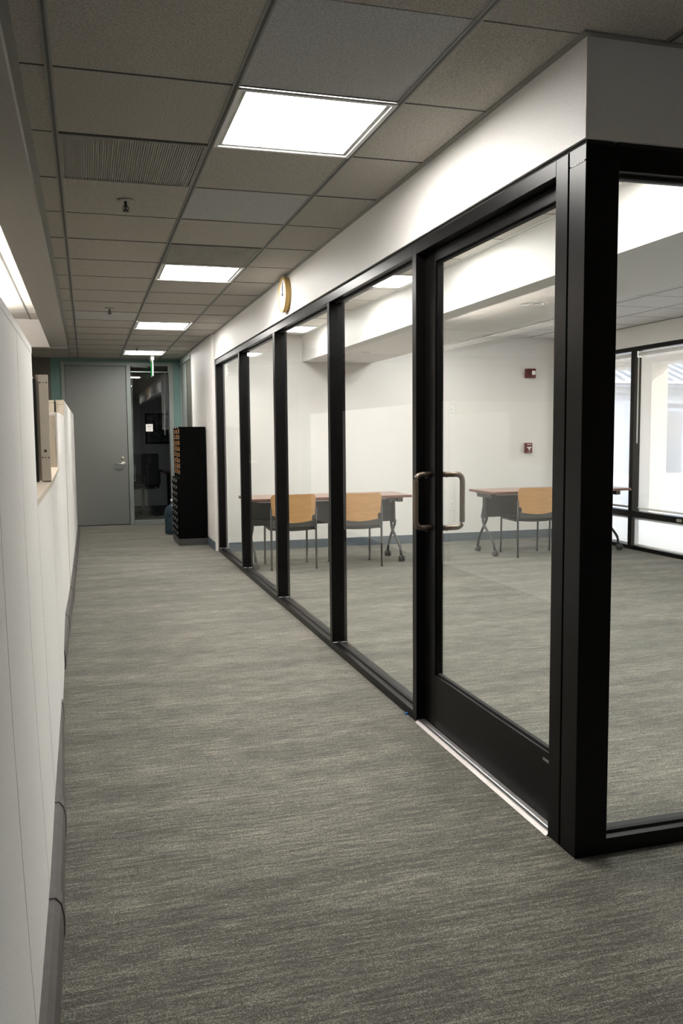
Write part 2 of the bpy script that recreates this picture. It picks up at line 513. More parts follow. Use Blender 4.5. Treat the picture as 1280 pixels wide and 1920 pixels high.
# light troffers
def troffer(x0, x1, y0, y1, z, dm, label, group):
    w, d = x1 - x0 - 0.016, y1 - y0 - 0.008
    t = thing('ceiling_light', label, 'ceiling light', ((x0 + x1) / 2, (y0 + y1) / 2, z), 0, group)
    bm = B()
    f = 0.016
    for s in (-1, 1):
        box(bm, s * w / 2, s * (w / 2 - f), -d / 2, d / 2, -0.007, 0.0)
        box(bm, -w / 2 + f, w / 2 - f, s * d / 2, s * (d / 2 - f), -0.007, 0.0)
    obj('frame', bm, 'white_enamel', t)
    bm = B()
    g = 0.032
    for s in (-1, 1):
        box(bm, s * (w / 2 - f), s * (w / 2 - g), -d / 2 + f, d / 2 - f, -0.001, 0.004)
        box(bm, -w / 2 + g, w / 2 - g, s * (d / 2 - f), s * (d / 2 - g), -0.001, 0.004)
    obj('inner_lip', bm, 'grid_metal', t)
    bobj('diffuser', dm, t, -w / 2 + g, w / 2 - g, -d / 2 + g, d / 2 - g, 0.004, 0.012)
    return t
LB = ['nearest and largest bright ceiling light panel in the corridor', 'second bright ceiling light panel along the corridor', 'third bright ceiling light panel along the corridor', 'farthest corridor ceiling light panel by the green exit sign']
for (a, c, d, e), lb in zip(LIGHTS, LB):
    troffer(a, c, d, e, HC, 'diffuser', lb, 'corridor ceiling lights')
LB = ['meeting room ceiling light hidden above the glazed corner', 'meeting room ceiling light hidden above the glass door', 'meeting room ceiling light seen at top of the widest fixed pane', 'meeting room ceiling light nearest the back wall']
for (a, c, d, e), lb in zip(ROOML, LB):
    troffer(a, c, d, e, HC, 'diffuser_room', lb, 'meeting room ceiling lights')
for k, (a, c, d, e) in enumerate(ROOMR):
    troffer(a, c, d, e, 2.515, 'diffuser_room', 'meeting room ceiling light hidden behind the dropped beam', 'ceiling lights behind the beam')

# air grilles
def grille(x0, x1, y0, y1, label):
    t = thing('air_grille', label, 'air vent', ((x0 + x1) / 2, (y0 + y1) / 2, HC), 0, 'ceiling air grilles')
    w, d = x1 - x0 - 0.02, y1 - y0 - 0.012
    bobj('backing', 'tile_old', t, -w / 2, w / 2, -d / 2, d / 2, 0.008, 0.014)
    bm = B()
    for s in (-1, 1):
        box(bm, s * w / 2, s * (w / 2 - 0.014), -d / 2, d / 2, -0.002, 0.008)
        box(bm, -w / 2 + 0.014, w / 2 - 0.014, s * d / 2, s * (d / 2 - 0.014), -0.002, 0.008)
    obj('frame', bm, 'grid_metal', t)
    bm = B()
    n = 58
    for k in range(n):
        x = -w / 2 + 0.016 + (w - 0.032) * (k + 0.5) / n
        box(bm, x - 0.0026, x + 0.0026, -d / 2 + 0.014, d / 2 - 0.014, 0.0, 0.007)
    tag(obj('slats', bm, 'vent_metal', t), kind='stuff')
grille(*VENTS[0], 'large slotted air grille in the near corridor ceiling')
grille(*VENTS[1], 'slotted air grille just before the second ceiling light')

# sprinklers
def sprinkler(x, y, label, z=HC):
    t = thing('sprinkler_head', label, 'sprinkler', (x, y, z), 0, 'ceiling sprinklers')
    obj('escutcheon', lathe(B(), [(0.012, 0.004), (0.040, 0.002), (0.038, -0.003), (0.020, -0.008), (0.012, -0.004)], 24), 'vent_metal', t, True)
    obj('body', lathe(B(), [(0.007, 0.0), (0.007, -0.022), (0.010, -0.024), (0.010, -0.030), (0.005, -0.034), (0.004, -0.046)], 14), 'dark_steel', t, True)
    bm = B()
    for s in (-1, 1):
        tube(bm, smooth_path([(s * 0.010, 0, -0.028), (s * 0.015, 0, -0.038), (0, 0, -0.050)], 0.006, 3), 0.0025, 6)
    obj('frame_arm', bm, 'dark_steel', t)
    bm = B()
    lathe(bm, [(0.004, -0.046), (0.006, -0.050), (0.004, -0.054)], 12)
    for k in range(8):
        a = k * math.pi / 4
        tube(bm, [(0.004 * math.cos(a), 0.004 * math.sin(a), -0.050), (0.016 * math.cos(a), 0.016 * math.sin(a), -0.050)], 0.0025, 6)
    obj('deflector', bm, 'dark_steel', t)
sprinkler(0.221, 4.461, 'nearest ceiling sprinkler past the air grille')
sprinkler(0.237, 8.176, 'second ceiling sprinkler in the middle of the corridor')
sprinkler(0.669, 11.70, 'small ceiling sprinkler in front of the farthest light')

# downlights in the beam
def downlight(x, y, label):
    t = thing('downlight', label, 'downlight', (x, y, 2.178), 0, 'recessed downlights in the beam')
    obj('trim_ring', lathe(B(), [(0.070, -0.001), (0.085, -0.003), (0.088, 0.0)], 32), 'white_enamel', t, True)
    obj('reflector', lathe(B(), [(0.070, -0.0025), (0.050, -0.008), (0.030, -0.004), (0.010, -0.010)], 32), 'chrome', t, True)
downlight(2.80, 8.65, 'recessed downlight in the beam near the back wall')
downlight(2.84, 5.19, 'recessed downlight in the beam seen through the glass door')

# ------------------------------------------------------------------ black storefront partition
posts = [(9.93, 10.02), (8.365, 8.422), (6.730, 6.800), (5.135, 5.185)]
JL = (3.690, 3.738)      # lock jamb
JH = (2.416, 2.487)      # hinge jamb
GX0, GX1 = 1.472, 1.480
p = thing('window_1', 'black framed glazed partition along the corridor', 'glass partition', (XF, YC, 0), kind='structure')
def pl(name, mat, x0, x1, y0, y1, z0, z1, parent=p, bevel=0):
    px, py = XF, YC
    return bobj(name, mat, parent, x0 - px, x1 - px, y0 - py, y1 - py, z0, z1, bevel=bevel)
HB = 2.134
for y0, y1 in posts:
    pl('mullion', 'black_aluminium', XF, XF + DM, y0, y1, 0.042, HB, bevel=0.0015)
pl('jamb', 'black_aluminium', XF, XF + DM, *JL, 0, ZT, bevel=0.0015)
pl('jamb', 'black_aluminium', XF, XF + DM, *JH, 0, ZT, bevel=0.0015)
pl('corner_post', 'black_aluminium', XF, XF + 0.113, YC, 2.408, 0, ZT - 0.048, bevel=0.0015)
pl('corner_cap', 'black_aluminium', XF, XF + 0.113, YC, 2.408, ZT - 0.046, ZT, bevel=0.001)
pl('post_joint', 'black_gap', XF + 0.008, XF + 0.105, 2.408, 2.416, 0, ZT)
pl('header_rail', 'black_aluminium', XF, XF + DM, JL[1], 10.02, HB, ZT, bevel=0.0015)
pl('header_rail', 'black_aluminium', XF, XF + DM, JH[1], JL[0], HB, ZT, bevel=0.0015)
pl('reveal_strip', 'black_gap', XF + 0.004, XF + DM - 0.004, YC + 0.004, 10.02, ZT, ZT + 0.012)
pl('sill_rail', 'black_aluminium', XF, XF + DM, JL[1], 10.02, 0, 0.042, bevel=0.0015)
yy = [JL[1]] + [v for q in posts[::-1] for v in q][:-1]
panes = list(zip(yy[0::2], yy[1::2]))
for y0, y1 in panes:
    pl('glass_pane', 'clear_glass', GX0, GX1, y0, y1, 0.042, HB)
    pl('glazing_gasket', 'black_gap', GX0 - 0.004, GX1 + 0.004, y0, y1, 0.042, 0.050)
    pl('glazing_gasket', 'black_gap', GX0 - 0.004, GX1 + 0.004, y0, y1, HB - 0.008, HB)
for y0, y1 in posts:
    for a, c in ((0.006, 0.042), (0.056, 0.090)):
        pl('sealant', 'sealant', XF + a, XF + c, y0 - 0.003, y0 + 0.002, 0.0425, 0.0455)
bm = B()
rnd = random.Random(3)
y = YC + 0.006
while y < 2.400:
    L = rnd.uniform(0.006, 0.020)
    box(bm, XF - 0.0015 - XF, 0.002, y - YC, min(y + L, 2.405) - YC, ZT - 0.050 + rnd.uniform(-0.001, 0.001), ZT - 0.0445 + rnd.uniform(-0.001, 0.001))
    y += L + rnd.uniform(0.0, 0.004)
obj('sealant', bm, 'sealant', p)

# return run to the right
q = thing('window_2', 'black framed glazing returning to the right of the corner post', 'glass partition', (XF, YC, 0), kind='structure')
rx = [(3.02, 3.07), (4.48, 4.53), (5.89, 5.94)]
XR0 = XF + 0.113
for a, c in rx:
    pl('mullion', 'black_aluminium', a, c, YC, YC + DM, 0.052, HB - 0.02, q, 0.0015)
pl('header_rail', 'black_aluminium', XR0, XWIN, YC, YC + DM, HB - 0.022, ZT, q, 0.0015)
pl('reveal_strip', 'black_gap', XR0, XWIN, YC + 0.004, YC + DM - 0.004, ZT, ZT + 0.012, q)
pl('sill_rail', 'black_aluminium', XR0, XWIN, YC, YC + DM, 0, 0.052, q, 0.0015)
ex = [XR0] + [v for r in rx for v in r][:-1]
for a, c in zip(ex[0::2], ex[1::2]):
    pl('glass_pane', 'clear_glass', a, c, YC + 0.042, YC + 0.050, 0.052, HB - 0.022, q)
    pl('glazing_gasket', 'black_gap', a, c, YC + 0.036, YC + 0.054, 0.052, 0.060, q)
    pl('glazing_gasket', 'black_gap', a, c, YC + 0.036, YC + 0.054, HB - 0.030, HB - 0.022, q)

# glass door
XD0, XD1 = 1.475, 1.515
dr = thing('door_1', 'black framed glass door with bronze pull handles', 'door', (XF, YC, 0), kind='structure')
D0, D1 = JH[1] + 0.003, JL[0] - 0.003
def dl(name, mat, *b, bevel=0.0015):
    return pl(name, mat, *b, parent=dr, bevel=bevel)
dl('stile', 'black_aluminium', XD0, XD1, D1 - 0.115, D1, 0.012, HB - 0.004)
dl('stile', 'black_aluminium', XD0, XD1, D0, D0 + 0.05, 0.012, HB - 0.004)
dl('top_rail', 'black_aluminium', XD0, XD1, D0 + 0.05, D1 - 0.115, 2.082, HB - 0.004)
dl('bottom_rail', 'black_aluminium', XD0, XD1, D0 + 0.05, D1 - 0.115, 0.012, 0.252)
dl('glass_pane', 'clear_glass', 1.492, 1.500, D0 + 0.05, D1 - 0.115, 0.252, 2.082, bevel=0)
for z0, z1 in ((0.252, 0.260), (2.074, 2.082)):
    dl('glazing_stop', 'black_gap', 1.488, 1.504, D0 + 0.05, D1 - 0.115, z0, z1, bevel=0)
dl('glazing_stop', 'black_aluminium', 1.484, 1.508, D1 - 0.123, D1 - 0.115, 0.252, 2.082, bevel=0)
dl('stop_strip', 'black_gap', XF + 0.070, XF + 0.090, D0, D1, HB - 0.004, HB, bevel=0)
lbl = dl('maker_label', 'aluminium', XD0 - 0.001, XD0, 2.548, 2.598, 0.216, 0.226, bevel=0)
for k in range(4):
    dl('label_print', 'ink', XD0 - 0.0014, XD0 - 0.001, 2.558 + 0.009 * k, 2.563 + 0.009 * k, 0.2195, 0.2225, bevel=0)
def pull(sx, x0, yb, label):
    z0, z1 = 0.918, 1.158
    so = 0.072 if sx < 0 else 0.098
    yo = 0.0
    path = smooth_path([(x0, yb, z0), (x0 + sx * so, yb + yo, z0), (x0 + sx * so, yb + yo, z1), (x0, yb, z1)], 0.035, 6)
    bm = tube(B(), [(v.x - XF, v.y - YC, v.z) for v in path], 0.0125, 14)
    h = obj('pull_handle', bm, 'bronze', dr, True)
    h['label'] = label
    bm = B()
    for z in (z0, z1):
        lathe(bm, [(0.003, 0), (0.003, 0.004)], 8, 'z', (x0 + sx * 0.022 - XF, yb - YC, z - 0.0155))
    obj('set_screw', bm, 'chrome', h)
pull(-1, XD0, 3.620, 'bronze pull handle on the corridor side')
pull(1, XD1, 3.585, 'bronze pull handle on the room side')
tr = tag(obj('trim_8', prism(B(), [(1.425, 0), (1.436, 0.010), (1.452, 0.010), (1.455, 0.012), (1.475, 0.012), (1.478, 0.010), (1.520, 0.010), (1.535, 0)], lambda v, d: (v[0], d, v[1]), JH[1], JL[0]), 'aluminium'), 'ribbed aluminium threshold under the glass door', 'threshold', kind='structure')
for x in (1.440, 1.446, 1.459, 1.465, 1.471):
    bobj('rib', 'aluminium', tr, x - 0.0012, x + 0.0012, JH[1], JL[0], 0.010, 0.0135)
tag(bobj('tape_scrap', 'blue_tape', None, 1.420, 1.431, 3.800, 3.815, 0.0, 0.010), 'tiny scrap of blue tape at the foot of the door jamb', 'tape')

# ------------------------------------------------------------------ end of the corridor: grey door, sidelight
DY = YE - 0.012
d2 = thing('door_2', 'tall plain grey door at the end of the corridor', 'door', (0.165, DY, 0), kind='structure')
def el(name, mat, x0, x1, y0, y1, z0, z1, parent=d2, bevel=0):
    ox, oy = 0.165, DY
    return bobj(name, mat, parent, x0 - ox, x1 - ox, y0 - oy, y1 - oy, z0, z1, bevel=bevel)
el('leaf', 'door_grey', -0.270, 0.592, YE + 0.010, YE + 0.055, 0.012, 2.378, bevel=0.002)
el('frame_jamb', 'frame_grey', -0.330, -0.274, YE - 0.014, YE + 0.10, 0, 2.435, bevel=0.002)
el('frame_jamb', 'frame_grey', 0.598, 0.662, YE - 0.014, YE + 0.10, 0, 2.435, bevel=0.002)
el('frame_head', 'frame_grey', -0.274, 0.598, YE - 0.014, YE + 0.10, 2.382, 2.435, bevel=0.002)
el('door_gap', 'black_gap', -0.274, 0.598, YE + 0.056, YE + 0.060, 0, 2.382)
hd = obj('lever_handle', tube(B(), smooth_path([(0.520 - 0.165, YE + 0.010 - DY, 0.922), (0.520 - 0.165, YE - 0.045 - DY, 0.922), (0.395 - 0.165, YE - 0.045 - DY, 0.926)], 0.018, 5), 0.0095, 12), 'satin_metal', d2, True)
obj('rose', lathe(B(), [(0.036, YE + 0.012 - DY), (0.036, YE + 0.002 - DY), (0.030, YE - 0.002 - DY)], 24, 'y', (0.520 - 0.165, 0, 0.922)), 'satin_metal', hd, True)
obj('lock_cylinder', lathe(B(), [(0.022, YE + 0.012 - DY), (0.022, YE - 0.000 - DY), (0.012, YE - 0.006 - DY)], 20, 'y', (0.514 - 0.165, 0, 1.010)), 'satin_metal', d2, True)

w2 = thing('window_3', 'tall dark sidelight beside the grey door', 'sidelight', (0.95, DY, 0), kind='structure')
def sl(name, mat, x0, x1, y0, y1, z0, z1, parent=w2, bevel=0):
    return bobj(name, mat, parent, x0 - 0.95, x1 - 0.95, y0 - DY, y1 - DY, z0, z1, bevel=bevel)
sl('frame_jamb', 'frame_grey', 1.222, 1.290, YE - 0.014, YE + 0.10, 0, 2.435, bevel=0.002)
sl('frame_head', 'frame_grey', 0.662, 1.222, YE - 0.014, YE + 0.10, 2.382, 2.435, bevel=0.002)
sl('frame_sill', 'frame_grey', 0.662, 1.222, YE - 0.014, YE + 0.10, 0, 0.062, bevel=0.002)
sl('glass_pane', 'tinted_glass', 0.662, 1.222, YE + 0.036, YE + 0.042, 0.062, 2.382)
pn = sl('paper_notice', 'paper', 0.868, 0.972, YE + 0.0335, YE + 0.0355, 1.405, 1.516)
for k, (a, c) in enumerate(((0.888, 0.955), (0.888, 0.955), (0.905, 0.945))):
    z = (1.485, 1.472, 1.432)[k]
    sl('print_line', 'ink', a, c, YE + 0.0329, YE + 0.0335, z - 0.003, z + 0.003)
# raised blind inside
bl = thing('window_blind', 'raised blind with hanging wands behind the dark sidelight', 'blind', (0.95, YE + 0.13, 2.30))
bobj('headrail', 'satin_metal', bl, -0.28, 0.28, 0.0, 0.03, -0.005, 0.012)
for x, zb in ((-0.262, -1.50), (0.222, -0.95)):
    obj('wand', tube(B(), [(x, -0.01, 0.0), (x - 0.015, -0.01, zb)], 0.0045, 8), 'white_plastic', bl)
obj('cord_loop', tube(B(), smooth_path([(-0.27, -0.012, -1.40), (-0.285, -0.012, -1.62), (-0.262, -0.012, -1.66), (-0.250, -0.012, -1.40)], 0.02, 4), 0.003, 6), 'white_plastic', bl)

# side door on the right at the far end
d3 = thing('door_3', 'grey framed side door recessed at far right of corridor', 'door', (1.40, 12.7, 0), kind='structure')
def s3(name, mat, x0, x1, y0, y1, z0, z1, bevel=0.002):
    return bobj(name, mat, d3, x0 - 1.40, x1 - 1.40, y0 - 12.7, y1 - 12.7, z0, z1, bevel=bevel)
s3('frame_jamb', 'frame_grey', 1.396, 1.52, 12.02, 12.075, 0, 2.44)
s3('frame_jamb', 'black_gap', 1.400, 1.52, 12.62, 12.66, 0, 2.39)
s3('frame_jamb', 'frame_grey', 1.388, 1.52, 13.39, YE, 0, 2.44)
s3('frame_head', 'frame_grey', 1.388, 1.52, 12.075, 13.39, 2.39, 2.44)
s3('leaf', 'frame_grey', 1.404, 1.449, 12.66, 13.39, 0.01, 2.39)
s3('fixed_panel', 'olive_dark', 1.404, 1.440, 12.075, 12.62, 0.0, 2.39)
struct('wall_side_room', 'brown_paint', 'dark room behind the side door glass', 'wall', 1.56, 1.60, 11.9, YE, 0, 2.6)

# light switch
t = thing('light_switch', 'small beige light switch on the teal strip beside the cabinet', 'switch', (1.300, YE, 1.18))
bobj('plate', 'panel_metal', t, -0.02, 0.055, -0.008, 0, -0.065, 0.065, bevel=0.002)
bobj('toggle', 'white_plastic', t, 0.008, 0.026, -0.016, -0.008, -0.016, 0.016, bevel=0.002)

# exit sign
t = thing('exit_sign', 'edge-lit green exit sign hanging from the ceiling', 'exit sign', (0.945, 12.95, HC))
bobj('canopy', 'white_enamel', t, -0.028, 0.028, -0.16, 0.16, -0.012, 0.0, bevel=0.002)
bobj('housing', 'white_enamel', t, -0.022, 0.022, -0.15, 0.15, -0.060, -0.012, bevel=0.003)
pnl = bobj('panel', 'white_plastic', t, -0.006, 0.006, -0.15, 0.15, -0.285, -0.060)
for s_ in (-1, 1):
    bobj('green_face', 'exit_green', pnl, s_ * 0.006, s_ * 0.0075, -0.148, 0.148, -0.275, -0.080)

# ------------------------------------------------------------------ private office contents
t = thing('office_chair', 'dark office chair inside the unlit private office', 'office chair', (0.88, 14.9, 0), 0.15)
bm = box(B(), -0.23, 0.23, -0.25, 0.22, 0.46, 0.54)
obj('seat', bev(bm, 0.03, 3), 'dark_fabric', t, True)
bm = box(B(), -0.22, 0.22, -0.30, -0.23, 0.52, 1.05)
obj('backrest', bev(bm, 0.034, 3), 'dark_fabric', t, True)
for s_ in (-1, 1):
    a = obj('armrest', bev(box(B(), s_ * 0.25, s_ * 0.32, -0.16, 0.12, 0.735, 0.77), 0.012, 2), 'dark_steel', t, True)
    obj('arm_post', tube(B(), smooth_path([(s_ * 0.285, -0.02, 0.74), (s_ * 0.285, -0.02, 0.50), (s_ * 0.15, -0.02, 0.48)], 0.04), 0.016), 'dark_steel', a, True)
obj('gas_lift', tube(B(), [(0, 0, 0.10), (0, 0, 0.47)], 0.026, 12), 'dark_steel', t, True)
for k in range(5):
    a = k * 2 * math.pi / 5 + 0.3
    l = obj('base_leg', tube(B(), [(0, 0, 0.11), (0.28 * math.cos(a), 0.28 * math.sin(a), 0.075)], 0.018, 8), 'dark_steel', t, True)
    obj('caster', lathe(B(), [(0.012, -0.02), (0.030, -0.02), (0.030, 0.02), (0.012, 0.02)], 14, 'x', (0.28 * math.cos(a), 0.28 * math.sin(a), 0.030)), 'dark_steel', l, True)
t = thing('desk', 'dark desk with red wood top in the unlit private office', 'desk', (1.75, 15.1, 0))
bobj('top', 'red_wood', t, -0.50, 0.80, -0.40, 0.40, 0.70, 0.735, bevel=0.004)
for a, c in ((-0.42, -0.38), (0.72, 0.76)):
    bobj('side_panel', 'cabinet_black', t, a, c, -0.36, 0.36, 0, 0.70)
bobj('modesty_panel', 'cabinet_black', t, -0.38, 0.72, -0.30, -0.27, 0.15, 0.70)
t = thing('framed_picture', 'dark framed landscape print on the private office wall', 'picture', (1.42, 17.0, 1.475))
bm = B()
for s_ in (-1, 1):
    box(bm, s_ * 0.34, s_ * 0.31, -0.025, -0.002, -0.29, 0.29)
    box(bm, -0.31, 0.31, -0.025, -0.002, s_ * 0.29, s_ * 0.26)
obj('frame', bm, 'cabinet_black', t)
bobj('print', 'picture_print', t, -0.31, 0.31, -0.012, -0.002, -0.26, 0.26)

# ------------------------------------------------------------------ black cabinet, water bottle
cx0, cx1, cy0, cy1 = 1.037, 1.388, 10.63, 11.36
t = thing('drawer_cabinet', 'black many-drawer cabinet standing on the floor by the white wall', 'cabinet', (cx0, cy0, 0))
bobj('plinth', 'dark_steel', t, 0.004, cx1 - cx0, 0.004, cy1 - cy0, 0, 0.085)
bobj('body', 'cabinet_black', t, 0.012, cx1 - cx0, 0, cy1 - cy0, 0.085, 0.822, bevel=0.004)
rowsn, colsn = 9, 3
bmd = box(B(), -0.006, 0.006, -0.110, 0.110, -0.037, 0.037)
dme = bpy.data.meshes.new('drawer')
bev(bmd, 0.002).to_mesh(dme)
bmd.free()
dme.materials.append(MATS['cabinet_black'])
bmw = B()
tube(bmw, smooth_path([(-0.006, -0.050, 0.010), (-0.018, -0.050, 0.004), (-0.018, 0.050, 0.004), (-0.006, 0.050, 0.010)], 0.006, 3), 0.002, 6)
box(bmw, -0.009, -0.006, -0.060, 0.060, 0.014, 0.030)
wme = bpy.data.meshes.new('drawer_pull')
bmw.to_mesh(wme)
bmw.free()
wme.materials.append(MATS['wire'])
for r in range(rowsn):
    for k in range(colsn):
        d = obj('drawer', dme, None, t, loc=(0.008, 0.125 + 0.240 * k, 0.130 + 0.0805 * r))
        obj('drawer_pull', wme, None, d)
ux = 1.075
t = thing('literature_sorter', 'black sorter with orange paper slots on top of the drawer cabinet', 'sorter', (ux, cy0, 0.822))
L, Hh = cx1 - ux, 0.612
bm = B()
box(bm, 0, L, 0, 0.012, 0, Hh)
obj('side_panel', bev(bm, 0.003), 'cabinet_black', t)
bobj('side_panel', 'cabinet_black', t, 0, L, cy1 - cy0 - 0.012, cy1 - cy0, 0, Hh, bevel=0.003)
bobj('back_panel', 'cabinet_black', t, L - 0.010, L, 0.012, cy1 - cy0 - 0.012, 0, Hh)
obj('top_panel', bev(box(B(), -0.004, L, -0.002, cy1 - cy0 + 0.002, Hh, Hh + 0.010), 0.003), 'cabinet_black', t)
bobj('bottom_panel', 'cabinet_black', t, 0, L - 0.010, 0.012, cy1 - cy0 - 0.012, 0, 0.05)
for k in (1, 2):
    yk = (cy1 - cy0) * k / 3
    bobj('divider', 'cabinet_black', t, 0.0, L - 0.010, yk - 0.004, yk + 0.004, 0.05, Hh)
nr = 8
for r in range(nr):
    z = 0.05 + (Hh - 0.05) * r / nr
    bobj('shelf', 'cabinet_black', t, 0.0, L - 0.010, 0.012, cy1 - cy0 - 0.012, z, z + 0.006)
    bobj('shelf_edge', 'wire', t, -0.003, 0.0, 0.012, cy1 - cy0 - 0.012, z, z + 0.005)
stk = 0
for r in range(nr):
    z = 0.05 + (Hh - 0.05) * r / nr + 0.006
    for k in range(3):
        ya, yb2 = (cy1 - cy0) * k / 3 + 0.016, (cy1 - cy0) * (k + 1) / 3 - 0.012
        hh = random.uniform(0.040, 0.056)
        o = bobj('paper_stack', 'orange_paper', None, ux + 0.006, ux + 0.24, cy0 + ya, cy0 + yb2, 0.822 + z, 0.822 + z + hh)
        tag(o, 'stack of orange paper lying in a slot of the black sorter', 'paper', 'orange paper stacks in the sorter')
for k, yk in enumerate((0.10, 0.34, 0.58)):
    o = bobj('label_card', 'paper', t, -0.006, -0.004, yk, yk + 0.07, Hh - 0.006, Hh + 0.008)
o = bobj('folded_note', 'paper', None, ux - 0.010, ux + 0.05, cy0 + 0.03, cy0 + 0.20, 0.822 + 0.05 + (Hh - 0.05) / nr + 0.066, 0.822 + 0.05 + (Hh - 0.05) / nr + 0.070)
bpy.data.objects.remove(o)

t = thing('water_bottle', 'blue plastic cooler bottle on the carpet beside the black cabinet', 'water bottle', (1.105, 12.02, 0))
BR = 0.88
prof = [(0.02, 0.004), (0.115, 0.0), (0.130, 0.015), (0.130, 0.10), (0.125, 0.108), (0.125, 0.125), (0.130, 0.133), (0.130, 0.20), (0.125, 0.208), (0.125, 0.225), (0.130, 0.233), (0.130, 0.30), (0.122, 0.335), (0.09, 0.375), (0.05, 0.400), (0.030, 0.415), (0.028, 0.450), (0.01, 0.452)]
obj('body', lathe(B(), [(r * BR, z) for r, z in prof], 32), 'water_bottle', t, True)
obj('cap', lathe(B(), [(0.030, 0.445), (0.031, 0.470), (0.02, 0.474)], 20), 'white_plastic', t, True)

# ------------------------------------------------------------------ clock
t = thing('wall_clock', 'round gold-rimmed wall clock on the white bulkhead', 'clock', (XW, 6.23, 2.345))
R = 0.127
obj('rim', lathe(B(), [(R - 0.018, -0.028), (R - 0.012, -0.040), (R - 0.002, -0.040), (R, -0.034), (R - 0.003, 0.0), (R - 0.03, 0.0)], 48, 'x'), 'clock_rim', t, True)
obj('dial', lathe(B(), [(R - 0.008, -0.010), (R - 0.008, -0.032), (0.002, -0.032)], 48, 'x'), 'clock_face', t)
bobj('hand', 'clock_hand', t, -0.036, -0.034, -0.003, 0.003, -0.012, 0.085)
bobj('hand', 'clock_hand', t, -0.038, -0.036, -0.004, 0.004, -0.010, 0.060)
obj('hub', lathe(B(), [(0.007, -0.032), (0.007, -0.040)], 12, 'x'), 'clock_hand', t)

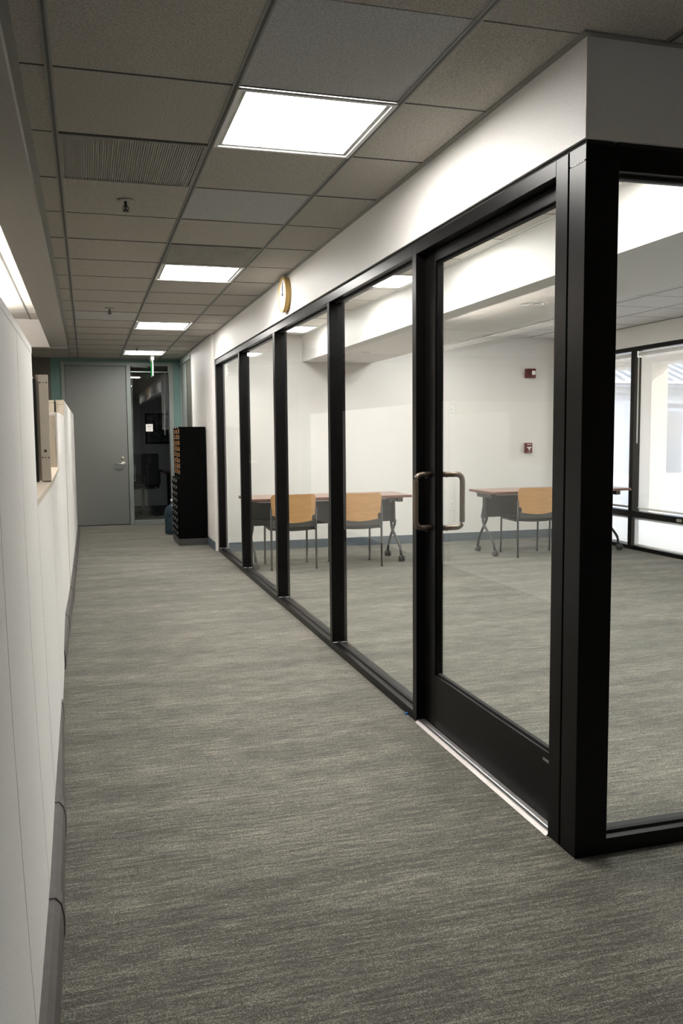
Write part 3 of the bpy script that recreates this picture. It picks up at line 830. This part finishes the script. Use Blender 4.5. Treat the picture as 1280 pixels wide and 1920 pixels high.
# ------------------------------------------------------------------ cubicle panels on the left
def xt(y):      # top x of panel face
    pts = [(0.0, -0.165), (1.76, -0.162), (2.37, -0.161), (3.0, -0.161), (4.18, -0.160), (6.18, -0.186), (7.35, -0.164), (9, -0.163), (13, -0.155)]
    for (a, u), (c, v) in zip(pts, pts[1:]):
        if a <= y <= c:
            return u + (v - u) * (y - a) / (c - a)
    return pts[-1][1]
def xb(y):      # bottom x of panel face
    pts = [(0.0, -0.130), (2.37, -0.130), (3.0, -0.138), (4.18, -0.150), (5.16, -0.180), (6.18, -0.178), (7.35, -0.166), (9, -0.160), (13, -0.150)]
    for (a, u), (c, v) in zip(pts, pts[1:]):
        if a <= y <= c:
            return u + (v - u) * (y - a) / (c - a)
    return pts[-1][1]
TH = 0.062
def panel(y0, y1, H, label, race=True, fat=0.0, race0=None, fat1=None, seam=None):
    t = thing('cubicle_panel', label, 'cubicle panel', (xb(y0), y0, 0), 0, 'cubicle panels along the corridor')
    ox, oy = xb(y0), y0
    def L(x, y, z):
        return (x - ox, y - oy, z)
    def fx(y, z):
        # soft fabric face: mostly upright, easing outwards near the floor
        u = min(1.0, z / 1.2)
        return xb(y) + (xt(y) - xb(y)) * (1 - (1 - u) ** 1.6)
    g = 0.0035
    hh = H - 0.022
    zs = [0.03, 0.25, 0.5, 0.8, 1.12, hh] if hh > 1.15 else [0.03, 0.25, 0.5, 0.8, hh]
    bm = B()
    ring = []
    for z in zs:
        ring.append([bm.verts.new(L(*v)) for v in ((fx(y0, z), y0 + g, z), (fx(y1, z), y1 - g, z), (fx(y1, z) - 0.012, y1 - g, z), (fx(y0, z) - 0.012, y0 + g, z))])
    for a, c in zip(ring, ring[1:]):
        for k in range(4):
            bm.faces.new((a[k], a[(k + 1) % 4], c[(k + 1) % 4], c[k]))
    bm.faces.new(ring[0][::-1])
    bm.faces.new(ring[-1])
    bmesh.ops.recalc_face_normals(bm, faces=bm.faces)
    obj('fabric_face', bm, 'panel_fabric', t)
    bm = B()
    ring = []
    for z in [min(q_, seam or 9) for q_ in zs if q_ < (seam or 9) + 0.3]:
        ring.append([bm.verts.new(L(fx(y0, z) + du, y0 + dv, z)) for du, dv in ((-0.002, -0.0034), (-0.002, 0.0034), (-0.012, 0.0034), (-0.012, -0.0034))])
    for a, c in zip(ring, ring[1:]):
        for k in range(4):
            bm.faces.new((a[k], a[(k + 1) % 4], c[(k + 1) % 4], c[k]))
    bm.faces.new(ring[0][::-1])
    bm.faces.new(ring[-1])
    bmesh.ops.recalc_face_normals(bm, faces=bm.faces)
    obj('seam_strip', bm, 'raceway', t)
    x0a, x1a = xt(y0) - 0.014, xt(y1) - 0.014
    bm = hexa(B(), [L(x0a - TH + 0.02, y0, 0.03), L(x0a, y0, 0.03), L(x1a, y1, 0.03), L(x1a - TH + 0.02, y1, 0.03), L(x0a - TH + 0.02, y0, hh), L(x0a, y0, hh), L(x1a, y1, hh), L(x1a - TH + 0.02, y1, hh)])
    obj('frame', bm, 'panel_metal', t)
    bm = hexa(B(), [L(xt(y0) - TH, y0, hh), L(xt(y0) + 0.001, y0, hh), L(xt(y1) + 0.001, y1, hh), L(xt(y1) - TH, y1, hh), L(xt(y0) - TH, y0, H), L(xt(y0) + 0.001, y0, H), L(xt(y1) + 0.001, y1, H), L(xt(y1) - TH, y1, H)])
    obj('top_cap', bm, 'panel_metal' if H < 1.2 else 'panel_fabric', t)
    if race:
        r0 = race0 or y0
        df = 0.0 if fat1 is None else fat1 - fat
        pts = [(-0.012, 0.004), (0.020 + fat, 0.004), (0.026 + fat, 0.030), (0.026 + fat, 0.080), (0.020 + fat, 0.112), (0.006 + fat, 0.130), (-0.012, 0.130)]
        bm = B()
        a = [bm.verts.new(L(xb(r0) + u, r0 - 0.004, v)) for u, v in pts]
        c = [bm.verts.new(L(xb(y1) + u + (df if u > 0 else 0), y1 - 0.004, v)) for u, v in pts]
        n = len(pts)
        for i in range(n):
            bm.faces.new((a[i], a[(i + 1) % n], c[(i + 1) % n], c[i]))
        bm.faces.new(a[::-1])
        bm.faces.new(c)
        bmesh.ops.recalc_face_normals(bm, faces=bm.faces)
        rc = obj('base_raceway', bm, 'raceway', t)
        bm = B()
        a = [bm.verts.new(L(xb(y1) + u + (0.003 + df if u > 0 else 0), y1 - 0.06, v + (0.003 if v > 0.1 else 0))) for u, v in pts]
        c = [bm.verts.new(L(xb(y1) + u + (0.003 + df if u > 0 else 0), y1 - 0.004, v + (0.003 if v > 0.1 else 0))) for u, v in pts]
        for i in range(n):
            bm.faces.new((a[i], a[(i + 1) % n], c[(i + 1) % n], c[i]))
        bm.faces.new(a[::-1])
        bm.faces.new(c)
        bmesh.ops.recalc_face_normals(bm, faces=bm.faces)
        obj('joint_cover', bm, 'raceway', rc)
    return t
panel(0.55, 1.76, 1.630, 'tall pale fabric panel at the left, mostly outside the picture', fat=0.004)
panel(1.76, 2.37, 1.630, 'tall pale fabric panel nearest the viewer at the left edge', fat=0.004)
panel(2.37, 3.00, 1.630, 'second tall pale fabric panel, its end edge left of the steel post', fat=0.002)
panel(3.00, 4.18, 1.135, 'low pale fabric panel with beige cap in front of the steel post', fat=-0.002, fat1=-0.020)
panel(4.18, 6.18, 1.135, 'low pale fabric panel directly behind the perforated steel post', race0=5.16)
panel(6.18, 7.30, 1.505, 'medium height pale fabric panel with a tan end face', seam=1.11)
panel(7.34, 8.56, 1.630, 'tall pale fabric panel beyond the medium height one', seam=1.48)
panel(8.56, 9.78, 1.630, 'tall pale fabric panel farther along, second from the end')
panel(9.78, 12.2, 1.630, 'farthest tall pale fabric panel near the grey door')

def end_post(y, zb, H, xl, xr, label):
    t = thing('connector_post', label, 'panel post', ((xl + xr) / 2, y, zb), 0, 'perforated steel connector posts')
    w = (xr - xl) / 2
    hgt = H - zb
    f = 0.014
    bm = prism(B(), [(-w, 0.034), (-w, 0.012), (-w + f, 0.0), (w, 0.0), (w, 0.034)], lambda v, d: (v[0], v[1], d), 0.004, hgt)
    obj('channel', bm, 'panel_metal', t)
    bobj('foot_gasket', 'black_gap', t, -w + f, w - 0.001, 0.001, 0.030, 0.0, 0.004)
    def hole(x, z, r):
        obj('hole', lathe(B(), [(r, 0.001), (r, -0.0008), (r * 0.3, -0.0008)], 16, 'y', (x, 0, z)), 'dark_slot', t)
    for s_ in (-1, 0, 1):
        hole(0.006 + s_ * 0.0135, hgt - 0.035, 0.0034 if s_ else 0.0026)
    obj('hole', lathe(B(), [(0.0028, 0.001), (0.0028, -0.0008), (0.001, -0.0008)], 12, 'y', (0.006, 0, hgt - 0.026)), 'satin_metal', t)
    if hgt > 0.4:
        hole(0.006, 0.140, 0.0065)
        for s_ in (-1, 0, 1):
            hole(0.006 + s_ * 0.0135, 0.110, 0.0034 if s_ else 0.0028)
    return t
end_post(4.182, 1.136, 1.620, -0.213, -0.160, 'perforated beige steel post standing above the near low panel')
end_post(7.302, 0.03, 1.630, -0.226, -0.163, 'perforated beige steel post rising behind the medium panel')

def cross_panel(y, x1, H, label, dark):
    t = thing('partition_panel', label, 'cubicle panel', (x1, y, 0), 0, 'partition panels between cubicles')
    bobj('gasket', 'black_gap', t, -0.010, 0.002, 0.004, 0.026, 0, H - 0.01)
    bobj('frame', 'panel_metal', t, -1.75, -0.010, 0.002, 0.050, 0, H - 0.015)
    bobj('fabric_face', 'panel_metal' if not dark else 'dark_fabric', t, -1.74, -0.014, -0.006, 0.002, 0.12, H - 0.02)  # dark choice puts the near partition's shade into its face colour
    bobj('top_cap', 'panel_metal', t, -1.75, -0.010, -0.006, 0.054, H - 0.015, H)
cross_panel(4.186, -0.215, 1.612, 'partition running left from the perforated steel post', True)
cross_panel(7.304, -0.228, 1.628, 'beige partition running left behind the medium height panel', False)

# unseen uplights added to brighten the raised ceiling above the cubicles
for k, yv in enumerate((4.0, 7.2)):
    t = thing('added_uplight', 'long unseen uplight added over the cubicles, number %s from the viewer' % ('one', 'two')[k], 'added light', (-1.25, yv, 2.36), 0, 'added uplights over the cubicles')
    t['label'] = ['nearer unseen uplight added over the cubicles', 'farther unseen uplight added over the cubicles'][k]
    bobj('housing', 'white_enamel', t, -0.12, 0.12, 0, 2.9, -0.05, 0.0, bevel=0.006)
    bobj('lamp', 'uplight', t, -0.09, 0.09, 0.05, 2.85, 0.0, 0.006)
    for yy_ in (0.3, 2.6):
        obj('cable', tube(B(), [(0, yy_, 0.0), (0, yy_, 0.399)], 0.003, 6), 'wire', t)

# ------------------------------------------------------------------ meeting room: window wall
wv = thing('window_4', 'black framed window wall of the meeting room', 'window', (XWIN, 2.42, 0), kind='structure')
def wl(name, mat, x0, x1, y0, y1, z0, z1, bevel=0):
    return bobj(name, mat, wv, x0 - XWIN, x1 - XWIN, y0 - 2.42, y1 - 2.42, z0, z1, bevel=bevel)
mys = [2.45, 3.97, 5.49, 7.01, 8.577, YB - 0.035]
for yv in mys:
    wl('mullion', 'black_aluminium', XWIN, XWIN + 0.10, yv - 0.034, yv + 0.034, 0.03, 2.24, 0.002)
wl('head_rail', 'black_aluminium', XWIN - 0.004, XWIN + 0.10, 2.42, YB, 2.24, 2.288, 0.002)
wl('sill_rail', 'black_aluminium', XWIN - 0.004, XWIN + 0.10, 2.42, YB, 0.0, 0.045, 0.002)
for a, c in zip(mys, mys[1:]):
    wl('transom', 'black_aluminium', XWIN - 0.002, XWIN + 0.10, a + 0.034, c - 0.034, 0.375, 0.440, 0.002)
    wl('glass_pane', 'clear_glass', XWIN + 0.055, XWIN + 0.061, a + 0.034, c - 0.034, 0.045, 0.375)
    wl('glass_pane', 'clear_glass', XWIN + 0.055, XWIN + 0.061, a + 0.034, c - 0.034, 0.440, 2.24)
wl('latch', 'satin_metal', XWIN - 0.012, XWIN + 0.0, 7.66, 7.74, 0.39, 0.42, 0.002)

lv = thing('window_5', 'black framed lobby window added outside the picture at right for daylight', 'window', (XWIN, -4, 0), kind='structure')
def ll(name, mat, x0, x1, y0, y1, z0, z1, bevel=0):
    return bobj(name, mat, lv, x0 - XWIN, x1 - XWIN, y0 + 4, y1 + 4, z0, z1, bevel=bevel)
lys = [0.09, 1.30]  # unseen window, added and sized for side daylight on the near panels
for yv in lys:
    ll('mullion', 'black_aluminium', XWIN, XWIN + 0.10, yv - 0.034, yv + 0.034, 0.045, 2.24)
ll('head_rail', 'black_aluminium', XWIN - 0.004, XWIN + 0.10, 0.05, 1.34, 2.24, 2.288)
ll('sill_rail', 'black_aluminium', XWIN - 0.004, XWIN + 0.10, 0.05, 1.34, 0.0, 0.045)
for a, c in zip(lys, lys[1:]):
    ll('glass_pane', 'clear_glass', XWIN + 0.055, XWIN + 0.061, a + 0.034, c - 0.034, 0.045, 2.24)

places = ['at the glazed corner', 'second from the glazed corner', 'in the middle bay', 'in the bay at the right picture edge', 'in the bay beside the back wall']
for k, (a, c) in enumerate(zip(mys, mys[1:])):
    y0s, y1s = a + 0.045, c - 0.128
    if k == 4:
        y1s = c - 0.05
    t = thing('roller_shade', 'pale mesh roller shade on the upper window ' + places[k], 'roller shade', (XWIN + 0.022, y0s, 0.46), 0, 'upper roller shades')
    w = y1s - y0s
    obj('roller_tube', tube(B(), [(0, 0, 1.740), (0, w + 0.03, 1.740)], 0.021, 14), 'white_plastic', t, True)
    obj('bracket', bev(box(B(), -0.026, 0.026, w + 0.03, w + 0.045, 1.705, 1.775), 0.004), 'chrome', t)
    bobj('fabric', 'shade_mesh', t, 0.0, 0.0012, 0, w, 0.03, 1.735)
    obj('hem_bar', bev(box(B(), -0.007, 0.008, -0.004, w + 0.004, 0.006, 0.030), 0.003), 'white_plastic', t)
    obj('bead_chain', tube(B(), smooth_path([(-0.016, w + 0.020, 1.74), (-0.016, w + 0.022, 0.75), (-0.016, w + 0.036, 0.75), (-0.016, w + 0.036, 1.74)], 0.008, 3), 0.0022, 6), 'white_plastic', t)
    t2 = thing('roller_shade', 'pale mesh shade on the low window ' + places[k], 'roller shade', (XWIN + 0.022, y0s, 0.05), 0, 'lower roller shades')
    w = y1s - y0s + 0.06
    obj('roller_tube', tube(B(), [(0, 0, 0.310), (0, w, 0.310)], 0.012, 12), 'white_plastic', t2, True)
    bobj('fabric', 'shade_mesh', t2, 0.0, 0.0012, 0, w, 0.02, 0.305)
    obj('hem_bar', bev(box(B(), -0.006, 0.007, 0, w, 0.0, 0.020), 0.003), 'white_plastic', t2)

# wall devices
def outlet(x, z, label):
    t = thing('wall_outlet', label, 'outlet', (x, YB, z))
    bobj('plate', 'white_plastic', t, -0.040, 0.040, -0.007, 0, -0.062, 0.062, bevel=0.002)
    for s_ in (-1, 1):
        r = bobj('receptacle', 'white_enamel', t, -0.017, 0.017, -0.010, -0.007, s_ * 0.021 - 0.014, s_ * 0.021 + 0.014, bevel=0.002)
        bobj('slot', 'dark_slot', r, -0.008, -0.005, -0.0106, -0.010, s_ * 0.021 - 0.004, s_ * 0.021 + 0.006)
        bobj('slot', 'dark_slot', r, 0.005, 0.008, -0.0106, -0.010, s_ * 0.021 - 0.004, s_ * 0.021 + 0.006)
outlet(4.31, 1.608, 'white wall outlet at head height left of the red alarm')
outlet(4.315, 0.445, 'white wall outlet low on the wall behind the door pull')
t = thing('fire_alarm_strobe', 'dark red fire alarm box with clear strobe high on the back wall', 'fire alarm', (5.37, YB, 2.078))
obj('housing', bev(box(B(), -0.066, 0.066, -0.055, 0, -0.058, 0.058), 0.006, 2), 'red_enamel', t)
obj('strobe_lens', bev(box(B(), 0.002, 0.050, -0.078, -0.055, -0.022, 0.032), 0.010, 2), 'lens_clear', t, True)
bm = B()
for k in range(5):
    box(bm, -0.052, -0.016, -0.0565, -0.055, -0.040 + 0.018 * k, -0.034 + 0.018 * k)
obj('horn_slots', bm, 'dark_slot', t)
t = thing('fire_pull_station', 'small red fire alarm pull station with white T handle', 'fire alarm', (5.355, YB, 1.145))
obj('housing', bev(box(B(), -0.048, 0.048, -0.045, 0, -0.064, 0.064), 0.008, 2), 'red_enamel', t)
bm = B()
box(bm, -0.030, 0.030, -0.052, -0.045, 0.000, 0.014)
box(bm, -0.010, 0.010, -0.052, -0.045, -0.026, 0.000)
obj('pull_handle', bm, 'white_plastic', t)
bm = B()
for k in range(4):
    box(bm, -0.028 + 0.015 * k, -0.018 + 0.015 * k, -0.0456, -0.045, 0.040, 0.052)
box(bm, -0.022, 0.022, -0.0456, -0.045, -0.050, -0.046)
obj('white_print', bm, 'white_plastic', t)

# ------------------------------------------------------------------ training tables
def make_table():
    t = thing('training_table', '', 'table')
    Wd, Dp, Z = 1.71, 0.60, 0.708
    obj('top', bev(box(B(), -Wd / 2, Wd / 2, -Dp / 2, Dp / 2, Z - 0.022, Z), 0.003), 'cherry_top', t)
    bm = B()
    for s_ in (-1, 1):
        box(bm, s_ * (Wd / 2 + 0.0005), s_ * (Wd / 2 - 0.002), -Dp / 2, Dp / 2, Z - 0.026, Z - 0.002)
        box(bm, -Wd / 2, Wd / 2, s_ * (Dp / 2 + 0.0005), s_ * (Dp / 2 - 0.002), Z - 0.026, Z - 0.002)
    obj('edge_band', bm, 'cherry_edge', t)
    bobj('under_rail', 'dark_steel', t, -Wd / 2 + 0.10, Wd / 2 - 0.10, -0.02, 0.03, Z - 0.055, Z - 0.022)
    bm = prism(B(), [(-0.752, 0.640), (0.752, 0.640), (0.795, 0.400), (-0.795, 0.400)], lambda v, d: (v[0], d, v[1]), 0.100, 0.107)
    obj('modesty_panel', bm, 'modesty_mesh', t)
    for s_ in (-1, 1):
        bm = prism(B(), [(s_ * 0.740, 0.644), (s_ * 0.756, 0.644), (s_ * 0.800, 0.396), (s_ * 0.784, 0.396)], lambda v, d: (v[0], d, v[1]), 0.094, 0.112)
        obj('edge_strip', bm, 'dark_steel', t)
    for s_ in (-1, 1):
        x = s_ * 0.775
        bk = obj('hinge_bracket', bev(box(B(), x - 0.030, x + 0.030, -0.17, 0.20, Z - 0.080, Z - 0.022), 0.004), 'dark_steel', t)
        obj('bolt', lathe(B(), [(0.006, -0.004), (0.006, 0.004)], 10, 'x', (x + s_ * 0.031, -0.10, Z - 0.045)), 'satin_metal', bk)
        obj('bolt', lathe(B(), [(0.006, -0.004), (0.006, 0.004)], 10, 'x', (x + s_ * 0.031, 0.08, Z - 0.040)), 'satin_metal', bk)
        bm = prism(B(), [(0.020, Z - 0.080), (0.094, Z - 0.080), (0.094, 0.392), (0.005, 0.392)], lambda v, d: (d, v[0], v[1]), x - 0.010, x + 0.010)
        obj('end_plate', bm, 'modesty_mesh', t)
        lf = obj('leg', tube(B(), smooth_path([(x - 0.013, 0.080, 0.42), (x - 0.013, 0.072, 0.330), (x - 0.005, -0.180, 0.150), (x, -0.195, 0.055)], 0.06, 6), 0.0145, 12), 'dark_steel', t, True)
        lr = obj('leg', tube(B(), smooth_path([(x + 0.014, 0.030, 0.42), (x + 0.014, 0.040, 0.38), (x + 0.006, 0.215, 0.16), (x, 0.240, 0.055)], 0.06, 6), 0.0145, 12), 'dark_steel', t, True)
        for lg, yv in ((lf, -0.200), (lr, 0.245)):
            bm = B()
            for d in (-1, 1):
                lathe(bm, [(0.020, d * 0.006), (0.032, d * 0.008), (0.033, d * 0.022), (0.026, d * 0.030), (0.010, d * 0.031)], 18, 'x', (x, yv - 0.012, 0.0335))
            obj('caster', bm, 'dark_steel', lg, True)
    for s_ in (-1, 1):
        obj('leveller', lathe(B(), [(0.012, Z - 0.040), (0.012, Z - 0.022)], 10, 'z', (s_ * 0.80, 0.22, 0)), 'dark_steel', t)
    return t
tb = make_table()
tb.location = (2.365, 8.72, 0)
tb['group'] = 'training tables along the back wall'
tb2 = copy_tree(tb)
tb2.location = (5.005, 8.74, 0)
tb['label'] = 'cherry topped caster table behind the fixed panes, two chairs in front'
tb2['label'] = 'cherry topped caster table seen through the door, reaching the window'

# ------------------------------------------------------------------ chairs
def make_chair():
    t = thing('guest_chair', '', 'chair')
    # moulded ply back: outline in (x,z), bowed in y
    hw = 0.226
    out = []
    def arc(cx, cz, r, a0, a1, n=6):
        for i in range(n + 1):
            a = math.radians(a0 + (a1 - a0) * i / n)
            out.append((cx + r * math.cos(a), cz + r * math.sin(a)))
    arc(hw - 0.035, 0.715, 0.035, 0, 90)
    arc(-hw + 0.035, 0.715, 0.035, 90, 180)
    out += [(-hw + 0.004, 0.60), (-hw + 0.010, 0.545), (-hw + 0.030, 0.535), (-hw + 0.034, 0.495)]
    for i in range(9):
        u = -1 + 2 * i / 8
        out.append((u * (hw - 0.040), 0.488 - 0.022 * (1 - u * u)))
    out += [(hw - 0.034, 0.495), (hw - 0.030, 0.535), (hw - 0.010, 0.545), (hw - 0.004, 0.60)]
    # grid-fill by vertical strips for a clean bow
    def zlim(x):
        zz = []
        n = len(out)
        for i in range(n):
            (xa, za), (xc, zc) = out[i], out[(i + 1) % n]
            if (xa - x) * (xc - x) <= 0 and abs(xa - xc) > 1e-9:
                zz.append(za + (zc - za) * (x - xa) / (xc - xa))
        return min(zz), max(zz)
    xs = sorted(set([-hw + 0.0005, -hw + 0.002, -hw + 0.0045, -hw + 0.0105, -hw + 0.02, -hw + 0.0305, -hw + 0.0345, -hw + 0.041] + [hw - v for v in (0.0005, 0.002, 0.0045, 0.0105, 0.02, 0.0305, 0.0345, 0.041)] + [-0.18 + 0.03 * i for i in range(13)]))
    bm = B()
    def bow(x, z):
        return -0.245 + 0.030 * (x / hw) ** 2 - 0.05 * (z - 0.46)
    cols = []
    for x in xs:
        a, c = zlim(x)
        col = []
        for k in range(5):
            z = a + (c - a) * k / 4
            col.append((bm.verts.new((x, bow(x, z), z)), bm.verts.new((x, bow(x, z) + 0.012, z))))
        cols.append(col)
    for c1, c2 in zip(cols, cols[1:]):
        for k in range(4):
            bm.faces.new((c1[k][0], c2[k][0], c2[k + 1][0], c1[k + 1][0]))
            bm.faces.new((c1[k][1], c1[k + 1][1], c2[k + 1][1], c2[k][1]))
        bm.faces.new((c1[0][0], c1[0][1], c2[0][1], c2[0][0]))
        bm.faces.new((c1[4][0], c2[4][0], c2[4][1], c1[4][1]))
    for c in (cols[0], cols[-1]):
        for k in range(4):
            bm.faces.new((c[k][0], c[k + 1][0], c[k + 1][1], c[k][1]))
    bmesh.ops.recalc_face_normals(bm, faces=bm.faces)
    obj('backrest', bm, 'beech_ply', t)
    bm = B()
    n = 10
    vs_ = [[], []]
    for i in range(n + 1):
        x = -0.215 + 0.43 * i / n
        e = 0.012 * (1 - (x / 0.215) ** 2)
        for k, (z0, z1) in enumerate(((0.395 - e, 0.445), (0.395, 0.440))):
            y = (-0.215, 0.225)[k]
            vs_[k].append((bm.verts.new((x, y, z0)), bm.verts.new((x, y, z1))))
    for i in range(n):
        f0, f1, r0, r1 = vs_[0][i], vs_[0][i + 1], vs_[1][i], vs_[1][i + 1]
        bm.faces.new((f0[0], f1[0], f1[1], f0[1]))
        bm.faces.new((r0[0], r0[1], r1[1], r1[0]))
        bm.faces.new((f0[1], f1[1], r1[1], r0[1]))
        bm.faces.new((f0[0], r0[0], r1[0], f1[0]))
    for i in (0, n):
        bm.faces.new((vs_[0][i][0], vs_[0][i][1], vs_[1][i][1], vs_[1][i][0]))
    bmesh.ops.recalc_face_normals(bm, faces=bm.faces)
    obj('seat', bm, 'dark_fabric', t, True)
    # upholstered lumbar strip between seat and ply
    obj('rear_rail', bev(box(B(), -0.215, 0.215, -0.232, -0.214, 0.42, 0.485), 0.006, 2), 'dark_steel', t)
    for s_ in (-1, 1):
        r = obj('leg', tube(B(), [(s_ * 0.226, -0.228, 0.006), (s_ * 0.226, -0.222, 0.40), (s_ * 0.228, -0.226, 0.615)], 0.0105, 10), 'dark_steel', t, True)
        obj('back_bracket', bev(box(B(), s_ * 0.180, s_ * 0.232, -0.228, -0.206, 0.495, 0.545), 0.006, 2), 'cable_black', r)
        obj('foot_glide', lathe(B(), [(0.012, 0.0), (0.013, 0.012)], 12, 'z', (s_ * 0.226, -0.228, 0)), 'cable_black', r)
        f = obj('leg', tube(B(), [(s_ * 0.222, 0.228, 0.006), (s_ * 0.222, 0.215, 0.41)], 0.0105, 10), 'dark_steel', t, True)
        obj('foot_glide', lathe(B(), [(0.012, 0.0), (0.013, 0.012)], 12, 'z', (s_ * 0.222, 0.228, 0)), 'cable_black', f)
        obj('side_rail', tube(B(), [(s_ * 0.222, -0.22, 0.395), (s_ * 0.222, 0.22, 0.395)], 0.010, 8), 'dark_steel', t, True)
    return t
c0 = make_chair()
c0['group'] = 'wooden backed chairs at the tables'
spots = [(1.955, 8.585, -0.04, 'wooden backed chair behind the second fixed pane, left of its twin'),
         (2.625, 8.520, -0.05, 'wooden backed chair behind the widest fixed pane, at the left table'),
         (4.640, 8.560, -0.05, 'wooden backed chair seen through the glass door'),
         (5.235, 8.530, -0.03, 'wooden backed chair hidden behind the black corner post')]
for k, (x, y, a, lb) in enumerate(spots):
    c = c0 if k == 0 else copy_tree(c0)
    c.location = (x, y, 0)
    c.rotation_euler = (0, 0, a)
    c['label'] = lb

# ------------------------------------------------------------------ outside
tag(bobj('pavement', 'concrete', None, XWIN + 0.12, 60, -20, 60, -0.16, -0.06), 'bright concrete pavement outside the window', 'pavement', kind='structure')
t = thing('canopy', 'shaded canopy roof above the pavement outside the window', 'canopy', (XWIN + 0.12, -6, 2.46))
bobj('soffit', 'stucco', t, 0.0, 3.45, 0, 24, 0.10, 0.28)
bobj('beam', 'stucco', t, 2.97, 3.40, 0, 24, 0.0, 0.10)
for k, yv in enumerate((12.55, 4.6)):
    t = thing('column', ['beige stucco column seen through the window', 'beige stucco column outside, beyond the right edge of the picture'][k], 'column', (9.22, yv + 0.16, -0.06), 0, 'canopy columns')
    bobj('shaft', 'stucco', t, -0.162, 0.162, -0.16, 0.16, 0.0, 2.525, bevel=0.006)
    bobj('plinth', 'stucco', t, -0.18, 0.18, -0.18, 0.18, 0, 0.10, bevel=0.01)
FY = 22.1
t = thing('far_building', 'pale building with ribbed metal roof across the pavement', 'building', (20, FY, -0.06))
def fl(name, mat, x0, x1, y0, y1, z0, z1, parent=None):
    return bobj(name, mat, parent or t, x0 - 20, x1 - 20, y0 - FY, y1 - FY, z0 + 0.06, z1 + 0.06)
fl('wall', 'facade', 10, 34, FY, FY + 6, -0.06, 2.70)
fl('fascia', 'facade_dark', 10, 34, FY - 0.35, FY - 0.05, 2.62, 2.72)
fl('band', 'facade_dark', 10, 34, FY - 0.03, FY, 2.40, 2.43)
bm = hexa(B(), [(-10, -0.40, 2.78), (14, -0.40, 2.78), (14, 6, 5.2), (-10, 6, 5.2), (-10, -0.40, 2.84), (14, -0.40, 2.84), (14, 6, 5.26), (-10, 6, 5.26)])
rf = obj('roof', bm, 'metal_roof', t)
for k in range(60):
    x = -10 + 0.4 * k
    hexa_pts = [(x, -0.40, 2.83), (x + 0.05, -0.40, 2.83), (x + 0.05, 6, 5.25), (x, 6, 5.25), (x, -0.40, 2.90), (x + 0.05, -0.40, 2.90), (x + 0.05, 6, 5.32), (x, 6, 5.32)]
    obj('roof_rib', hexa(B(), hexa_pts), 'metal_roof', rf)
dr4 = fl('doorway', 'facade_dark', 16.30, 17.02, FY - 0.04, FY, 0.0, 1.93)
fl('door_glass', 'facade_glass', 16.36, 16.94, FY - 0.05, FY - 0.04, 1.05, 1.86, dr4)
fl('door_panel', 'facade_glass', 16.36, 16.94, FY - 0.05, FY - 0.04, 0.15, 1.00, dr4)
for k in range(3):
    wd = fl('window', 'facade_dark', 17.3 + 1.6 * k, 18.6 + 1.6 * k, FY - 0.04, FY, 0.6, 1.95)
    fl('pane', 'facade_glass', 17.38 + 1.6 * k, 18.52 + 1.6 * k, FY - 0.05, FY - 0.04, 0.68, 1.87, wd)
fl('kerb', 'concrete', 10, 34, FY - 1.2, FY - 0.4, -0.06, 0.12)
# sign letters on the facade
xs_ = {'S': 16.36, 'T': 16.475, 'A': 16.585, 't': 16.715, 'I': 16.845, 'O': 16.905, 'N': 17.055}
for ch, x in xs_.items():
    cu = bpy.data.curves.new('letter', 'FONT')
    cu.body = ch.upper()
    cu.size = 0.205
    cu.extrude = 0.01
    ob = bpy.data.objects.new('tmp', cu)
    C.objects.link(ob)
    bpy.context.view_layer.update()
    me = bpy.data.meshes.new_from_object(ob.evaluated_get(bpy.context.evaluated_depsgraph_get()))
    bpy.data.objects.remove(ob)
    me.materials.clear()
    me.materials.append(MATS['letter_grey'])
    lo = obj('letter', me, None, t, loc=(x - 20, -0.02, 2.025 + 0.06))
    lo.rotation_euler = (math.pi / 2, 0, 0)
